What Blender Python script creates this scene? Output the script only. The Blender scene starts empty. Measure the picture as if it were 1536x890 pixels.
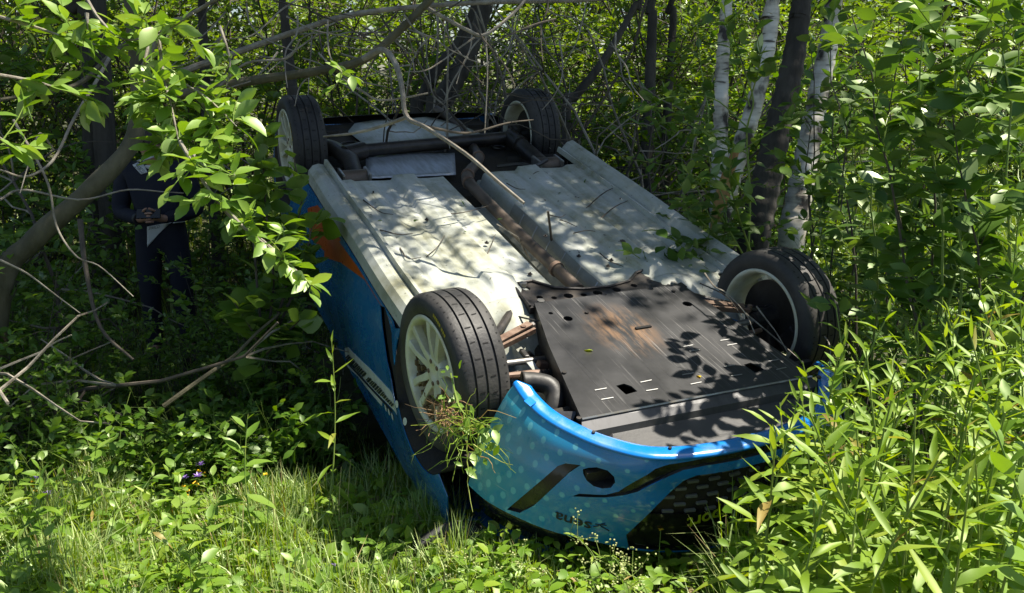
import bpy, bmesh, math, random
import numpy as np
from mathutils import Vector, Matrix, Quaternion
from mathutils.geometry import delaunay_2d_cdt

random.seed(7); rng = np.random.default_rng(7)
scene = bpy.context.scene
COL = scene.collection

# ------------------------------------------------------------------ camera, sky, sun, exposure
CAM_H = 1.65; PITCH = math.radians(14.0); F = 1299.5; IW, IH = 1536, 890
cam_data = bpy.data.cameras.new('camera'); cam_data.sensor_width = 36.0
cam_data.lens = 36.0 * F / IW; cam_data.clip_start = 0.05; cam_data.clip_end = 600
cam = bpy.data.objects.new('camera', cam_data); COL.objects.link(cam)
cam.location = (0, 0, CAM_H); cam.rotation_euler = (math.radians(90) - PITCH, 0, 0)
scene.camera = cam

SUN_DIR = Vector((0.42, 0.10, 0.90)).normalized()          # towards the sun
elev = math.asin(SUN_DIR.z); azim = math.atan2(SUN_DIR.x, SUN_DIR.y)
world = bpy.data.worlds.new('World'); scene.world = world; world.use_nodes = True
wn = world.node_tree; wn.nodes.clear()
sky = wn.nodes.new('ShaderNodeTexSky'); sky.sky_type = 'NISHITA'; sky.sun_disc = False
sky.sun_elevation = elev; sky.sun_rotation = azim
bg = wn.nodes.new('ShaderNodeBackground'); bg.inputs[1].default_value = 0.068
wo = wn.nodes.new('ShaderNodeOutputWorld')
wn.links.new(sky.outputs[0], bg.inputs[0]); wn.links.new(bg.outputs[0], wo.inputs[0])
sun_data = bpy.data.lights.new('sun', 'SUN'); sun_data.energy = 5.0; sun_data.angle = math.radians(0.53)
sun_data.color = (1.0, 0.93, 0.80)
sun = bpy.data.objects.new('sun', sun_data); COL.objects.link(sun)
sun.rotation_euler = SUN_DIR.to_track_quat('Z', 'Y').to_euler(); sun.location = (4, 2, 12)
scene.view_settings.view_transform = 'Standard'; scene.view_settings.look = 'None'
scene.view_settings.exposure = 1.05; scene.view_settings.gamma = 1.0
scene.view_settings.use_curve_mapping = False
scene.render.engine = 'CYCLES'
cy = scene.cycles
cy.max_bounces = 8; cy.diffuse_bounces = 3; cy.glossy_bounces = 3; cy.transmission_bounces = 4
cy.transparent_max_bounces = 4; cy.sample_clamp_indirect = 4.0; cy.use_denoising = True
cy.caustics_reflective = False; cy.caustics_refractive = False

# ------------------------------------------------------------------ pixel helpers (photo pixels of 1536 x 890)
RIGHT = Vector((1, 0, 0)); FWD = Vector((0, math.cos(PITCH), -math.sin(PITCH))); UP = Vector((0, math.sin(PITCH), math.cos(PITCH)))
CAM = Vector((0, 0, CAM_H))
def cam2w(v): return CAM + RIGHT * v[0] - UP * v[1] + FWD * v[2]
def at(px, py, d): return CAM + (RIGHT * ((px - 768) / F) - UP * ((py - 445) / F) + FWD) * d
def sstep(a, b, x):
    t = np.clip((x - a) / (b - a), 0, 1); return t * t * (3 - 2 * t)
def ground_h(x, y):
    x = np.asarray(x, float); y = np.asarray(y, float)
    h = -0.42 * sstep(2.1, 5.0, y) + 0.10 * sstep(1.4, 4, x) * (1 - sstep(6, 9, y))
    h = h + 0.35 * sstep(7, 22, y) + 2.6 * sstep(26, 80, y)
    n = 0.035 * np.sin(1.9 * x + 1.1) * np.cos(2.3 * y + .4) + 0.02 * np.sin(4.7 * x + 3.1 * y) + 0.012 * np.sin(9.1 * x - 7.3 * y + 2)
    return h + n
def gh(x, y): return float(ground_h(x, y))
def gnd(px, py):
    d = at(px, py, 1) - CAM; t = 0.5
    while t < 60:
        p = CAM + d * t
        if p.z < gh(p.x, p.y): return p
        t += 0.02
    return p

# ------------------------------------------------------------------ scene helpers
def link(o, parent=None):
    COL.objects.link(o)
    if parent is not None: o.parent = parent
    return o
def tag(o, label=None, cat=None, group=None, kind=None):
    if label: o['label'] = label
    if cat: o['category'] = cat
    if group: o['group'] = group
    if kind: o['kind'] = kind
    return o
def empty(name, loc=(0, 0, 0), label=None, cat=None, group=None):
    o = bpy.data.objects.new(name, None); o.empty_display_size = 0.1; o.location = loc; link(o)
    return tag(o, label, cat, group)
def mesh_np(name, V, Fc, mats, fm=None, smooth=False):
    """V (n,3); Fc list of index lists or (m,k) array"""
    me = bpy.data.meshes.new(name)
    V = np.asarray(V, np.float32)
    if isinstance(Fc, np.ndarray):
        m, k = Fc.shape
        me.vertices.add(len(V)); me.vertices.foreach_set('co', V.ravel())
        me.loops.add(m * k); me.loops.foreach_set('vertex_index', Fc.astype(np.int32).ravel())
        me.polygons.add(m); me.polygons.foreach_set('loop_start', np.arange(0, m * k, k, dtype=np.int32))
        me.update(calc_edges=True)
    else:
        me.from_pydata([tuple(map(float, v)) for v in V], [], Fc); me.update()
    for m_ in (mats if isinstance(mats, (list, tuple)) else [mats]): me.materials.append(m_)
    if fm is not None: me.polygons.foreach_set('material_index', np.asarray(fm, np.int32))
    if smooth: me.polygons.foreach_set('use_smooth', np.ones(len(me.polygons), bool))
    return me
def obj(name, me, parent=None, loc=None):
    o = bpy.data.objects.new(name, me); link(o, parent)
    if loc is not None: o.location = loc
    return o
def catmull(P, n):
    P = np.asarray(P, float); Q = np.vstack([2 * P[0] - P[1], P, 2 * P[-1] - P[-2]])
    out = []
    L = len(P) - 1
    for t in np.linspace(0, L, n):
        i = min(int(t), L - 1); u = t - i
        a, b, c, d = Q[i:i + 4]
        out.append(0.5 * (2 * b + (c - a) * u + (2 * a - 5 * b + 4 * c - d) * u * u + (-a + 3 * b - 3 * c + d) * u ** 3))
    return np.array(out)

class MB:
    """collects shapes into one mesh"""
    def __init__(s): s.v = []; s.f = []; s.m = []; s.mi = 0
    def add(s, V, Fc):
        o = len(s.v); s.v += [tuple(v) for v in V]
        for f in Fc: s.f.append([i + o for i in f]); s.m.append(s.mi)
    def box(s, c, size, R=None, bev=0.0):
        sx, sy, sz = [d / 2 for d in size]; c = Vector(c)
        if bev <= 0:
            P = [Vector((x, y, z)) for x in (-sx, sx) for y in (-sy, sy) for z in (-sz, sz)]
            Fc = [(0, 1, 3, 2), (4, 6, 7, 5), (0, 4, 5, 1), (2, 3, 7, 6), (0, 2, 6, 4), (1, 5, 7, 3)]
        else:
            bm = bmesh.new(); bmesh.ops.create_cube(bm, size=1)
            for v in bm.verts: v.co = Vector((v.co.x * 2 * sx, v.co.y * 2 * sy, v.co.z * 2 * sz))
            bmesh.ops.bevel(bm, geom=bm.edges[:], offset=bev, segments=2, affect='EDGES', profile=.6)
            bm.verts.index_update()
            P = [v.co.copy() for v in bm.verts]; Fc = [[v.index for v in f.verts] for f in bm.faces]; bm.free()
        if R is not None: P = [R @ p for p in P]
        s.add([p + c for p in P], Fc)
    def tube(s, pts, r, seg=8, cap=True):
        P = [Vector(p) for p in pts]; n = len(P)
        rr = r if hasattr(r, '__len__') else [r] * n
        t0 = (P[1] - P[0]).normalized(); a = t0.orthogonal().normalized()
        V = []
        for i in range(n):
            t = (P[min(i + 1, n - 1)] - P[max(i - 1, 0)])
            t = t.normalized() if t.length > 1e-9 else t0
            a = (a - t * a.dot(t)); a = a.normalized() if a.length > 1e-6 else t.orthogonal().normalized()
            b = t.cross(a)
            for k in range(seg):
                th = 2 * math.pi * k / seg
                V.append(P[i] + (a * math.cos(th) + b * math.sin(th)) * rr[i])
        Fc = [(i * seg + k, i * seg + (k + 1) % seg, (i + 1) * seg + (k + 1) % seg, (i + 1) * seg + k) for i in range(n - 1) for k in range(seg)]
        if cap: Fc += [list(range(seg))[::-1], list(range((n - 1) * seg, n * seg))]
        s.add(V, Fc)
    def cyl(s, a, b, r, seg=16): s.tube([a, b], r, seg)
    def lathe(s, prof, c, axis='X', seg=64, closed=False):
        """prof: list of (axial, radius)"""
        V = []
        for ax, r in prof:
            for k in range(seg):
                th = 2 * math.pi * k / seg
                V.append((c[0] + ax, c[1] + r * math.cos(th), c[2] + r * math.sin(th)))
        n = len(prof)
        rng_ = range(n) if closed else range(n - 1)
        s.add(V, [(i * seg + k, i * seg + (k + 1) % seg, ((i + 1) % n) * seg + (k + 1) % seg, ((i + 1) % n) * seg + k) for i in rng_ for k in range(seg)])
    def prism(s, poly, n, d):
        """flat polygon extruded by vector n*d"""
        P = [Vector(p) for p in poly]; k = len(P); nv = Vector(n) * d
        V = P + [p + nv for p in P]
        s.add(V, [list(range(k)), list(range(k, 2 * k))[::-1]] + [(i, k + i, k + (i + 1) % k, (i + 1) % k) for i in range(k)])
    def build(s, name, mats, parent=None, smooth=False, kind=None):
        me = mesh_np(name, s.v, s.f, mats, s.m, False)
        bm = bmesh.new(); bm.from_mesh(me); bmesh.ops.recalc_face_normals(bm, faces=bm.faces); bm.to_mesh(me); bm.free()
        if smooth:
            me.polygons.foreach_set('use_smooth', np.ones(len(me.polygons), bool))
            try: me.set_sharp_from_angle(angle=math.radians(40))
            except Exception: pass
        o = obj(name, me, parent)
        if kind: o['kind'] = kind
        return o

# ------------------------------------------------------------------ materials
def new_mat(name):
    m = bpy.data.materials.new(name); m.use_nodes = True; m.node_tree.nodes.clear()
    return m, m.node_tree.nodes, m.node_tree.links
def ramp(N, stops):
    r = N.new('ShaderNodeValToRGB'); e = r.color_ramp.elements
    while len(e) > 1: e.remove(e[-1])
    e[0].position, e[0].color = stops[0][0], (*stops[0][1], 1)
    for p, c in stops[1:]:
        q = e.new(p); q.color = (*c, 1)
    return r
def pmat(name, col, rough=.5, metal=0., var=None, vscale=6., bump=0., bscale=60., coat=0., stretch=(1, 1, 1), spec=.5, coords='Object', stops=None):
    """principled with a noise colour variation: var = second colour"""
    m, N, L = new_mat(name)
    out = N.new('ShaderNodeOutputMaterial'); b = N.new('ShaderNodeBsdfPrincipled'); L.new(b.outputs[0], out.inputs[0])
    b.inputs['Base Color'].default_value = (*col, 1); b.inputs['Roughness'].default_value = rough; b.inputs['Metallic'].default_value = metal
    b.inputs['Coat Weight'].default_value = coat; b.inputs['Coat Roughness'].default_value = .06; b.inputs['Specular IOR Level'].default_value = spec
    tc = N.new('ShaderNodeTexCoord'); mp = N.new('ShaderNodeMapping'); mp.inputs['Scale'].default_value = stretch
    L.new(tc.outputs[coords], mp.inputs[0])
    if var is not None:
        n = N.new('ShaderNodeTexNoise'); n.inputs['Scale'].default_value = vscale; n.inputs['Detail'].default_value = 8; n.inputs['Roughness'].default_value = .65
        L.new(mp.outputs[0], n.inputs['Vector'])
        r = ramp(N, stops or [(.38, col), (.66, var)]); L.new(n.outputs[0], r.inputs[0]); L.new(r.outputs[0], b.inputs['Base Color'])
        mr = N.new('ShaderNodeMapRange'); mr.inputs[1].default_value = .3; mr.inputs[2].default_value = .7
        mr.inputs[3].default_value = max(rough - .1, .03); mr.inputs[4].default_value = min(rough + .15, 1)
        L.new(n.outputs[0], mr.inputs[0]); L.new(mr.outputs[0], b.inputs['Roughness'])
    if bump > 0:
        n2 = N.new('ShaderNodeTexNoise'); n2.inputs['Scale'].default_value = bscale; n2.inputs['Detail'].default_value = 6
        L.new(mp.outputs[0], n2.inputs['Vector'])
        bp = N.new('ShaderNodeBump'); bp.inputs['Strength'].default_value = bump; bp.inputs['Distance'].default_value = .01
        L.new(n2.outputs[0], bp.inputs['Height']); L.new(bp.outputs[0], b.inputs['Normal'])
    return m
def leaf_mat(name, c1, c2, c3=None, trans=.42, gloss=.045, rough=.44, under=None, dead=0.0):
    m, N, L = new_mat(name)
    out = N.new('ShaderNodeOutputMaterial')
    g = N.new('ShaderNodeNewGeometry'); oi = N.new('ShaderNodeObjectInfo')
    ad = N.new('ShaderNodeMath'); ad.operation = 'ADD'; L.new(g.outputs['Random Per Island'], ad.inputs[0]); L.new(oi.outputs['Random'], ad.inputs[1])
    fr = N.new('ShaderNodeMath'); fr.operation = 'FRACT'; L.new(ad.outputs[0], fr.inputs[0])
    st = [(0, c1), (.6, c2), (1, c3 or c2)]
    if dead: st = [(0, c1), (.6, c2), (.985 - dead, c3 or c2), (1 - dead + .001, (.30, .20, .06)), (1, (.36, .26, .07))]
    r = ramp(N, st); L.new(fr.outputs[0], r.inputs[0])
    colr = r.outputs[0]
    hs = N.new('ShaderNodeHueSaturation'); hs.inputs['Saturation'].default_value = .75; hs.inputs['Value'].default_value = 1.35
    L.new(colr, hs.inputs['Color'])
    mixc = N.new('ShaderNodeMix'); mixc.data_type = 'RGBA'; L.new(g.outputs['Backfacing'], mixc.inputs['Factor'])
    L.new(colr, mixc.inputs['A']); L.new(hs.outputs[0], mixc.inputs['B'])
    d = N.new('ShaderNodeBsdfDiffuse'); L.new(mixc.outputs['Result'], d.inputs[0])
    t = N.new('ShaderNodeBsdfTranslucent')
    ht = N.new('ShaderNodeHueSaturation'); ht.inputs['Hue'].default_value = .485; ht.inputs['Saturation'].default_value = 1.1; ht.inputs['Value'].default_value = 1.6
    L.new(colr, ht.inputs['Color']); L.new(ht.outputs[0], t.inputs[0])
    mx = N.new('ShaderNodeMixShader'); mx.inputs[0].default_value = trans; L.new(d.outputs[0], mx.inputs[1]); L.new(t.outputs[0], mx.inputs[2])
    gl = N.new('ShaderNodeBsdfGlossy'); gl.inputs['Roughness'].default_value = rough; gl.inputs[0].default_value = (.75, .85, .6, 1)
    lw = N.new('ShaderNodeLayerWeight'); lw.inputs[0].default_value = .35
    ml = N.new('ShaderNodeMath'); ml.operation = 'MULTIPLY_ADD'; ml.inputs[1].default_value = .16; ml.inputs[2].default_value = gloss; L.new(lw.outputs['Fresnel'], ml.inputs[0])
    m2 = N.new('ShaderNodeMixShader'); L.new(ml.outputs[0], m2.inputs[0]); L.new(mx.outputs[0], m2.inputs[1]); L.new(gl.outputs[0], m2.inputs[2])
    L.new(m2.outputs[0], out.inputs[0])
    return m

M = {}
M['leaf_weed'] = leaf_mat('leaf_weed', (.13, .24, .012), (.20, .32, .018), (.29, .38, .035), trans=.44, dead=.015, rough=.5)
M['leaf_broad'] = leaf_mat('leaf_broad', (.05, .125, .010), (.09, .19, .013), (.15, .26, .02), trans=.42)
M['leaf_spray'] = leaf_mat('leaf_spray', (.11, .22, .016), (.17, .30, .03), (.24, .36, .06), trans=.42, gloss=.07)
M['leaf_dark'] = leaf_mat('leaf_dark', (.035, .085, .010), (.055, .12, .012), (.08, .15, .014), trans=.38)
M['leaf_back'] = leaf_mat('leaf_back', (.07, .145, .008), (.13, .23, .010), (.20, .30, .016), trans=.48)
M['leaf_willow'] = leaf_mat('leaf_willow', (.045, .11, .014), (.08, .165, .018), (.125, .21, .026), trans=.40, gloss=.05)
M['grass'] = leaf_mat('grass', (.15, .26, .02), (.24, .36, .035), (.36, .42, .07), trans=.40, dead=.05)
M['grass_far'] = leaf_mat('grass_far', (.14, .24, .018), (.22, .32, .03), (.30, .38, .05), trans=.38)
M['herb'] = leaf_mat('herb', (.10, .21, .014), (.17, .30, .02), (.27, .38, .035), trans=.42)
M['stem_green'] = pmat('stem_green', (.15, .25, .04), .5, var=(.24, .29, .06), vscale=20)
M['twig'] = pmat('twig', (.17, .145, .11), .8, var=(.36, .33, .27), vscale=14, bump=.3, bscale=120)
M['twig_dark'] = pmat('twig_dark', (.06, .05, .038), .85, var=(.12, .10, .075), vscale=14)
M['bark_mid'] = pmat('bark_mid', (.075, .068, .035), .85, var=(.15, .135, .085), vscale=9, bump=.7, bscale=45, stretch=(1, 1, .4))
M['bark_dark'] = pmat('bark_dark', (.035, .03, .024), .9, var=(.10, .09, .075), vscale=7, bump=.9, bscale=30, stretch=(1, 1, .3))
M['petal_purple'] = leaf_mat('petal_purple', (.14, .06, .36), (.24, .12, .50), (.34, .2, .6), trans=.3)
M['petal_yellow'] = leaf_mat('petal_yellow', (.75, .50, .02), (.8, .58, .03), (.85, .65, .05), trans=.3)
M['petal_white'] = leaf_mat('petal_white', (.36, .42, .14), (.46, .50, .2), (.55, .57, .3), trans=.3)

# birch bark: pale paper with dark lenticels and scars
def birch_mat():
    m, N, L = new_mat('birch_bark')
    out = N.new('ShaderNodeOutputMaterial'); b = N.new('ShaderNodeBsdfPrincipled'); L.new(b.outputs[0], out.inputs[0])
    b.inputs['Roughness'].default_value = .65
    tc = N.new('ShaderNodeTexCoord'); mp = N.new('ShaderNodeMapping'); mp.inputs['Scale'].default_value = (9, 9, 55); L.new(tc.outputs['Object'], mp.inputs[0])
    n = N.new('ShaderNodeTexNoise'); n.inputs['Scale'].default_value = 1; n.inputs['Detail'].default_value = 5; L.new(mp.outputs[0], n.inputs['Vector'])
    mp2 = N.new('ShaderNodeMapping'); mp2.inputs['Scale'].default_value = (6, 6, 4.5); L.new(tc.outputs['Object'], mp2.inputs[0])
    n2 = N.new('ShaderNodeTexNoise'); n2.inputs['Scale'].default_value = 1.2; n2.inputs['Detail'].default_value = 7; L.new(mp2.outputs[0], n2.inputs['Vector'])
    r1 = ramp(N, [(.30, (.10, .085, .07)), (.38, (.62, .58, .50)), (.6, (.80, .76, .68))]); L.new(n.outputs[0], r1.inputs[0])
    r2 = ramp(N, [(.36, (.06, .05, .045)), (.45, (.75, .72, .66)), (.62, (1, 1, 1))]); L.new(n2.outputs[0], r2.inputs[0])
    mx = N.new('ShaderNodeMix'); mx.data_type = 'RGBA'; mx.blend_type = 'MULTIPLY'; mx.inputs['Factor'].default_value = 1
    L.new(r1.outputs[0], mx.inputs['A']); L.new(r2.outputs[0], mx.inputs['B']); L.new(mx.outputs['Result'], b.inputs['Base Color'])
    bp = N.new('ShaderNodeBump'); bp.inputs['Strength'].default_value = .5; bp.inputs['Distance'].default_value = .008
    L.new(n2.outputs[0], bp.inputs['Height']); L.new(bp.outputs[0], b.inputs['Normal'])
    return m
M['birch'] = birch_mat()
M['torn_wood'] = pmat('torn_wood', (.50, .30, .11), .7, var=(.33, .16, .05), vscale=10, bump=.6, bscale=40, stretch=(1, 1, .2))
M['soil'] = pmat('soil', (.045, .040, .020), .95, var=(.07, .085, .025), vscale=5, bump=.8, bscale=30)

# ------------------------------------------------------------------ ground sheet
def make_ground():
    gx = np.concatenate([-np.geomspace(260, 6, 24), np.linspace(-5.8, 5.8, 150), np.geomspace(6, 260, 24)])
    gy = np.concatenate([-np.geomspace(120, 1, 14), np.linspace(-.8, 12, 160), np.geomspace(12.3, 380, 40)])
    X, Y = np.meshgrid(gx, gy); Z = ground_h(X, Y)
    V = np.stack([X, Y, Z], -1).reshape(-1, 3); nx = len(gx)
    i, j = np.meshgrid(np.arange(len(gy) - 1), np.arange(nx - 1), indexing='ij'); a = (i * nx + j).ravel()
    o = obj('ground', mesh_np('ground', V, np.stack([a, a + 1, a + nx + 1, a + nx], 1), M['soil'], smooth=True))
    tag(o, 'dark soil sloping away beneath the grass and trees', 'ground', kind='structure')
make_ground()
# ================================================================== THE CAR (lies on its roof; car frame: x to its far side, y to its tail, z out of its underside)
RC = np.array([[0.907, -0.411, 0.090], [-0.123, -0.463, -0.878], [0.402, 0.785, -0.470]])
u_, s_, vt_ = np.linalg.svd(RC); RC = u_ @ vt_
TC = np.array([0.475, 0.180, 3.585])
CC = -RC.T @ TC
B3 = np.array([list(RIGHT), list(-UP), list(FWD)]).T            # camera axes -> world
RW = B3 @ RC; TW = np.array(CAM) + B3 @ TC
MCAR = Matrix([[*RW[i], TW[i]] for i in range(3)] + [[0, 0, 0, 1]])
def cray(px, py): return RC.T @ np.array([(px - 768) / F, (py - 445) / F, 1.0])
def cz(px, py, z): d = cray(px, py); return CC + d * (z - CC[2]) / d[2]
def cx(px, py, x): d = cray(px, py); return CC + d * (x - CC[0]) / d[0]
def cproj(P):
    q = np.asarray(P) @ RC.T + TC
    return np.stack([768 + F * q[..., 0] / q[..., 2], 445 + F * q[..., 1] / q[..., 2]], -1)
def c2w(p): return MCAR @ Vector(p)

car = empty('rally_car', (0, 0, 0), 'blue and white hatchback rally car lying upside down on its roof', 'car')
car.matrix_world = MCAR

# ---- car materials
def paint_mat(name, c_a, c_b, dot, uvscale=14., dotr=.30, rough=.22, dots=True):
    """sprayed blue with printed pale dots; colours blend along the printed UV"""
    m, N, L = new_mat(name)
    out = N.new('ShaderNodeOutputMaterial'); b = N.new('ShaderNodeBsdfPrincipled'); L.new(b.outputs[0], out.inputs[0])
    b.inputs['Roughness'].default_value = rough; b.inputs['Coat Weight'].default_value = .6; b.inputs['Coat Roughness'].default_value = .05
    uv = N.new('ShaderNodeUVMap'); sep = N.new('ShaderNodeSeparateXYZ'); L.new(uv.outputs[0], sep.inputs[0])
    mr = N.new('ShaderNodeMapRange'); mr.inputs[1].default_value = -.95; mr.inputs[2].default_value = -.25; L.new(sep.outputs[0], mr.inputs[0])
    mx = N.new('ShaderNodeMix'); mx.data_type = 'RGBA'; mx.inputs['A'].default_value = (*c_a, 1); mx.inputs['B'].default_value = (*c_b, 1); L.new(mr.outputs[0], mx.inputs['Factor'])
    colr = mx.outputs['Result']
    if dots:
        mp = N.new('ShaderNodeMapping'); mp.inputs['Rotation'].default_value = (0, 0, math.radians(38)); mp.inputs['Scale'].default_value = (uvscale,) * 3
        L.new(uv.outputs[0], mp.inputs[0])
        vo = N.new('ShaderNodeTexVoronoi'); vo.voronoi_dimensions = '2D'; vo.inputs['Scale'].default_value = 1; vo.inputs['Randomness'].default_value = .12; L.new(mp.outputs[0], vo.inputs['Vector'])
        rad = N.new('ShaderNodeMapRange'); rad.inputs[1].default_value = -.95; rad.inputs[2].default_value = -.2; rad.inputs[3].default_value = dotr; rad.inputs[4].default_value = dotr * .35
        L.new(sep.outputs[0], rad.inputs[0])
        sb = N.new('ShaderNodeMath'); sb.operation = 'SUBTRACT'; L.new(rad.outputs[0], sb.inputs[0]); L.new(vo.outputs['Distance'], sb.inputs[1])
        sm = N.new('ShaderNodeMath'); sm.operation = 'MULTIPLY'; sm.use_clamp = True; sm.inputs[1].default_value = 18; L.new(sb.outputs[0], sm.inputs[0])
        s2 = N.new('ShaderNodeMath'); s2.operation = 'MULTIPLY'; s2.inputs[1].default_value = .55; L.new(sm.outputs[0], s2.inputs[0])
        m2 = N.new('ShaderNodeMix'); m2.data_type = 'RGBA'; m2.inputs['B'].default_value = (*dot, 1); L.new(s2.outputs[0], m2.inputs['Factor']); L.new(colr, m2.inputs['A'])
        colr = m2.outputs['Result']
    # dust film with a shape of its own
    tc = N.new('ShaderNodeTexCoord'); nz = N.new('ShaderNodeTexNoise'); nz.inputs['Scale'].default_value = 5; nz.inputs['Detail'].default_value = 9; nz.inputs['Roughness'].default_value = .7; L.new(tc.outputs['Object'], nz.inputs['Vector'])
    rr = ramp(N, [(.48, (0, 0, 0)), (.75, (.35, .35, .35))]); L.new(nz.outputs[0], rr.inputs[0])
    m3 = N.new('ShaderNodeMix'); m3.data_type = 'RGBA'; m3.inputs['B'].default_value = (.16, .19, .13, 1); L.new(rr.outputs[0], m3.inputs['Factor']); L.new(colr, m3.inputs['A'])
    # fine pale scuffs dragged across the paint
    mq = N.new('ShaderNodeMapping'); mq.inputs['Rotation'].default_value = (0, 0, .5); mq.inputs['Scale'].default_value = (5, 110, 5); L.new(uv.outputs[0], mq.inputs[0])
    nq = N.new('ShaderNodeTexNoise'); nq.inputs['Scale'].default_value = 1; nq.inputs['Detail'].default_value = 5; L.new(mq.outputs[0], nq.inputs['Vector'])
    rq = ramp(N, [(.66, (0, 0, 0)), (.72, (.5, .5, .5))]); L.new(nq.outputs[0], rq.inputs[0])
    m5 = N.new('ShaderNodeMix'); m5.data_type = 'RGBA'; m5.inputs['B'].default_value = (.45, .52, .5, 1); L.new(rq.outputs[0], m5.inputs['Factor']); L.new(m3.outputs['Result'], m5.inputs['A'])
    L.new(m5.outputs['Result'], b.inputs['Base Color'])
    r4 = N.new('ShaderNodeMapRange'); r4.inputs[1].default_value = .4; r4.inputs[2].default_value = .7; r4.inputs[3].default_value = rough * .7; r4.inputs[4].default_value = rough + .22
    L.new(nz.outputs[0], r4.inputs[0]); L.new(r4.outputs[0], b.inputs['Roughness'])
    return m
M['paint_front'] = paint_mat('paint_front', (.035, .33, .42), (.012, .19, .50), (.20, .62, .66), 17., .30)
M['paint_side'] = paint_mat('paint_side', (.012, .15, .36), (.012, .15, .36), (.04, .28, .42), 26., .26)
M['paint_lip'] = paint_mat('paint_lip', (.006, .20, .62), (.006, .20, .62), (.1, .5, .6), dots=False, rough=.2)
M['orange'] = pmat('orange', (.55, .10, .012), .3, var=(.40, .075, .012), vscale=5, coat=.5)

def under_mat():
    m, N, L = new_mat('underbody_white')
    out = N.new('ShaderNodeOutputMaterial'); b = N.new('ShaderNodeBsdfPrincipled'); L.new(b.outputs[0], out.inputs[0])
    tc = N.new('ShaderNodeTexCoord')
    n1 = N.new('ShaderNodeTexNoise'); n1.inputs['Scale'].default_value = 3.0; n1.inputs['Detail'].default_value = 9; n1.inputs['Roughness'].default_value = .68; L.new(tc.outputs['Object'], n1.inputs['Vector'])
    mp = N.new('ShaderNodeMapping'); mp.inputs['Scale'].default_value = (26, 3, 10); L.new(tc.outputs['Object'], mp.inputs[0])
    n2 = N.new('ShaderNodeTexNoise'); n2.inputs['Scale'].default_value = 1; n2.inputs['Detail'].default_value = 8; n2.inputs['Roughness'].default_value = .7; L.new(mp.outputs[0], n2.inputs['Vector'])
    n3 = N.new('ShaderNodeTexNoise'); n3.inputs['Scale'].default_value = 60; n3.inputs['Detail'].default_value = 3; L.new(tc.outputs['Object'], n3.inputs['Vector'])
    r1 = ramp(N, [(.36, (.50, .52, .50)), (.52, (.43, .45, .40)), (.66, (.25, .25, .17))]); L.new(n1.outputs[0], r1.inputs[0])
    r2 = ramp(N, [(.42, (1, 1, 1)), (.62, (.86, .85, .76)), (.74, (.45, .42, .30))]); L.new(n2.outputs[0], r2.inputs[0])
    r3 = ramp(N, [(.27, (.10, .09, .06)), (.33, (1, 1, 1))]); L.new(n3.outputs[0], r3.inputs[0])
    a = N.new('ShaderNodeMix'); a.data_type = 'RGBA'; a.blend_type = 'MULTIPLY'; a.inputs['Factor'].default_value = 1; L.new(r1.outputs[0], a.inputs['A']); L.new(r2.outputs[0], a.inputs['B'])
    c = N.new('ShaderNodeMix'); c.data_type = 'RGBA'; c.blend_type = 'MULTIPLY'; c.inputs['Factor'].default_value = .8; L.new(a.outputs['Result'], c.inputs['A']); L.new(r3.outputs[0], c.inputs['B'])
    L.new(c.outputs['Result'], b.inputs['Base Color'])
    mr = N.new('ShaderNodeMapRange'); mr.inputs[1].default_value = .35; mr.inputs[2].default_value = .7; mr.inputs[3].default_value = .28; mr.inputs[4].default_value = .7; L.new(n1.outputs[0], mr.inputs[0]); L.new(mr.outputs[0], b.inputs['Roughness'])
    bp = N.new('ShaderNodeBump'); bp.inputs['Strength'].default_value = .12; bp.inputs['Distance'].default_value = .02; L.new(n1.outputs[0], bp.inputs['Height']); L.new(bp.outputs[0], b.inputs['Normal'])
    return m
M['under'] = under_mat()
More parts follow.
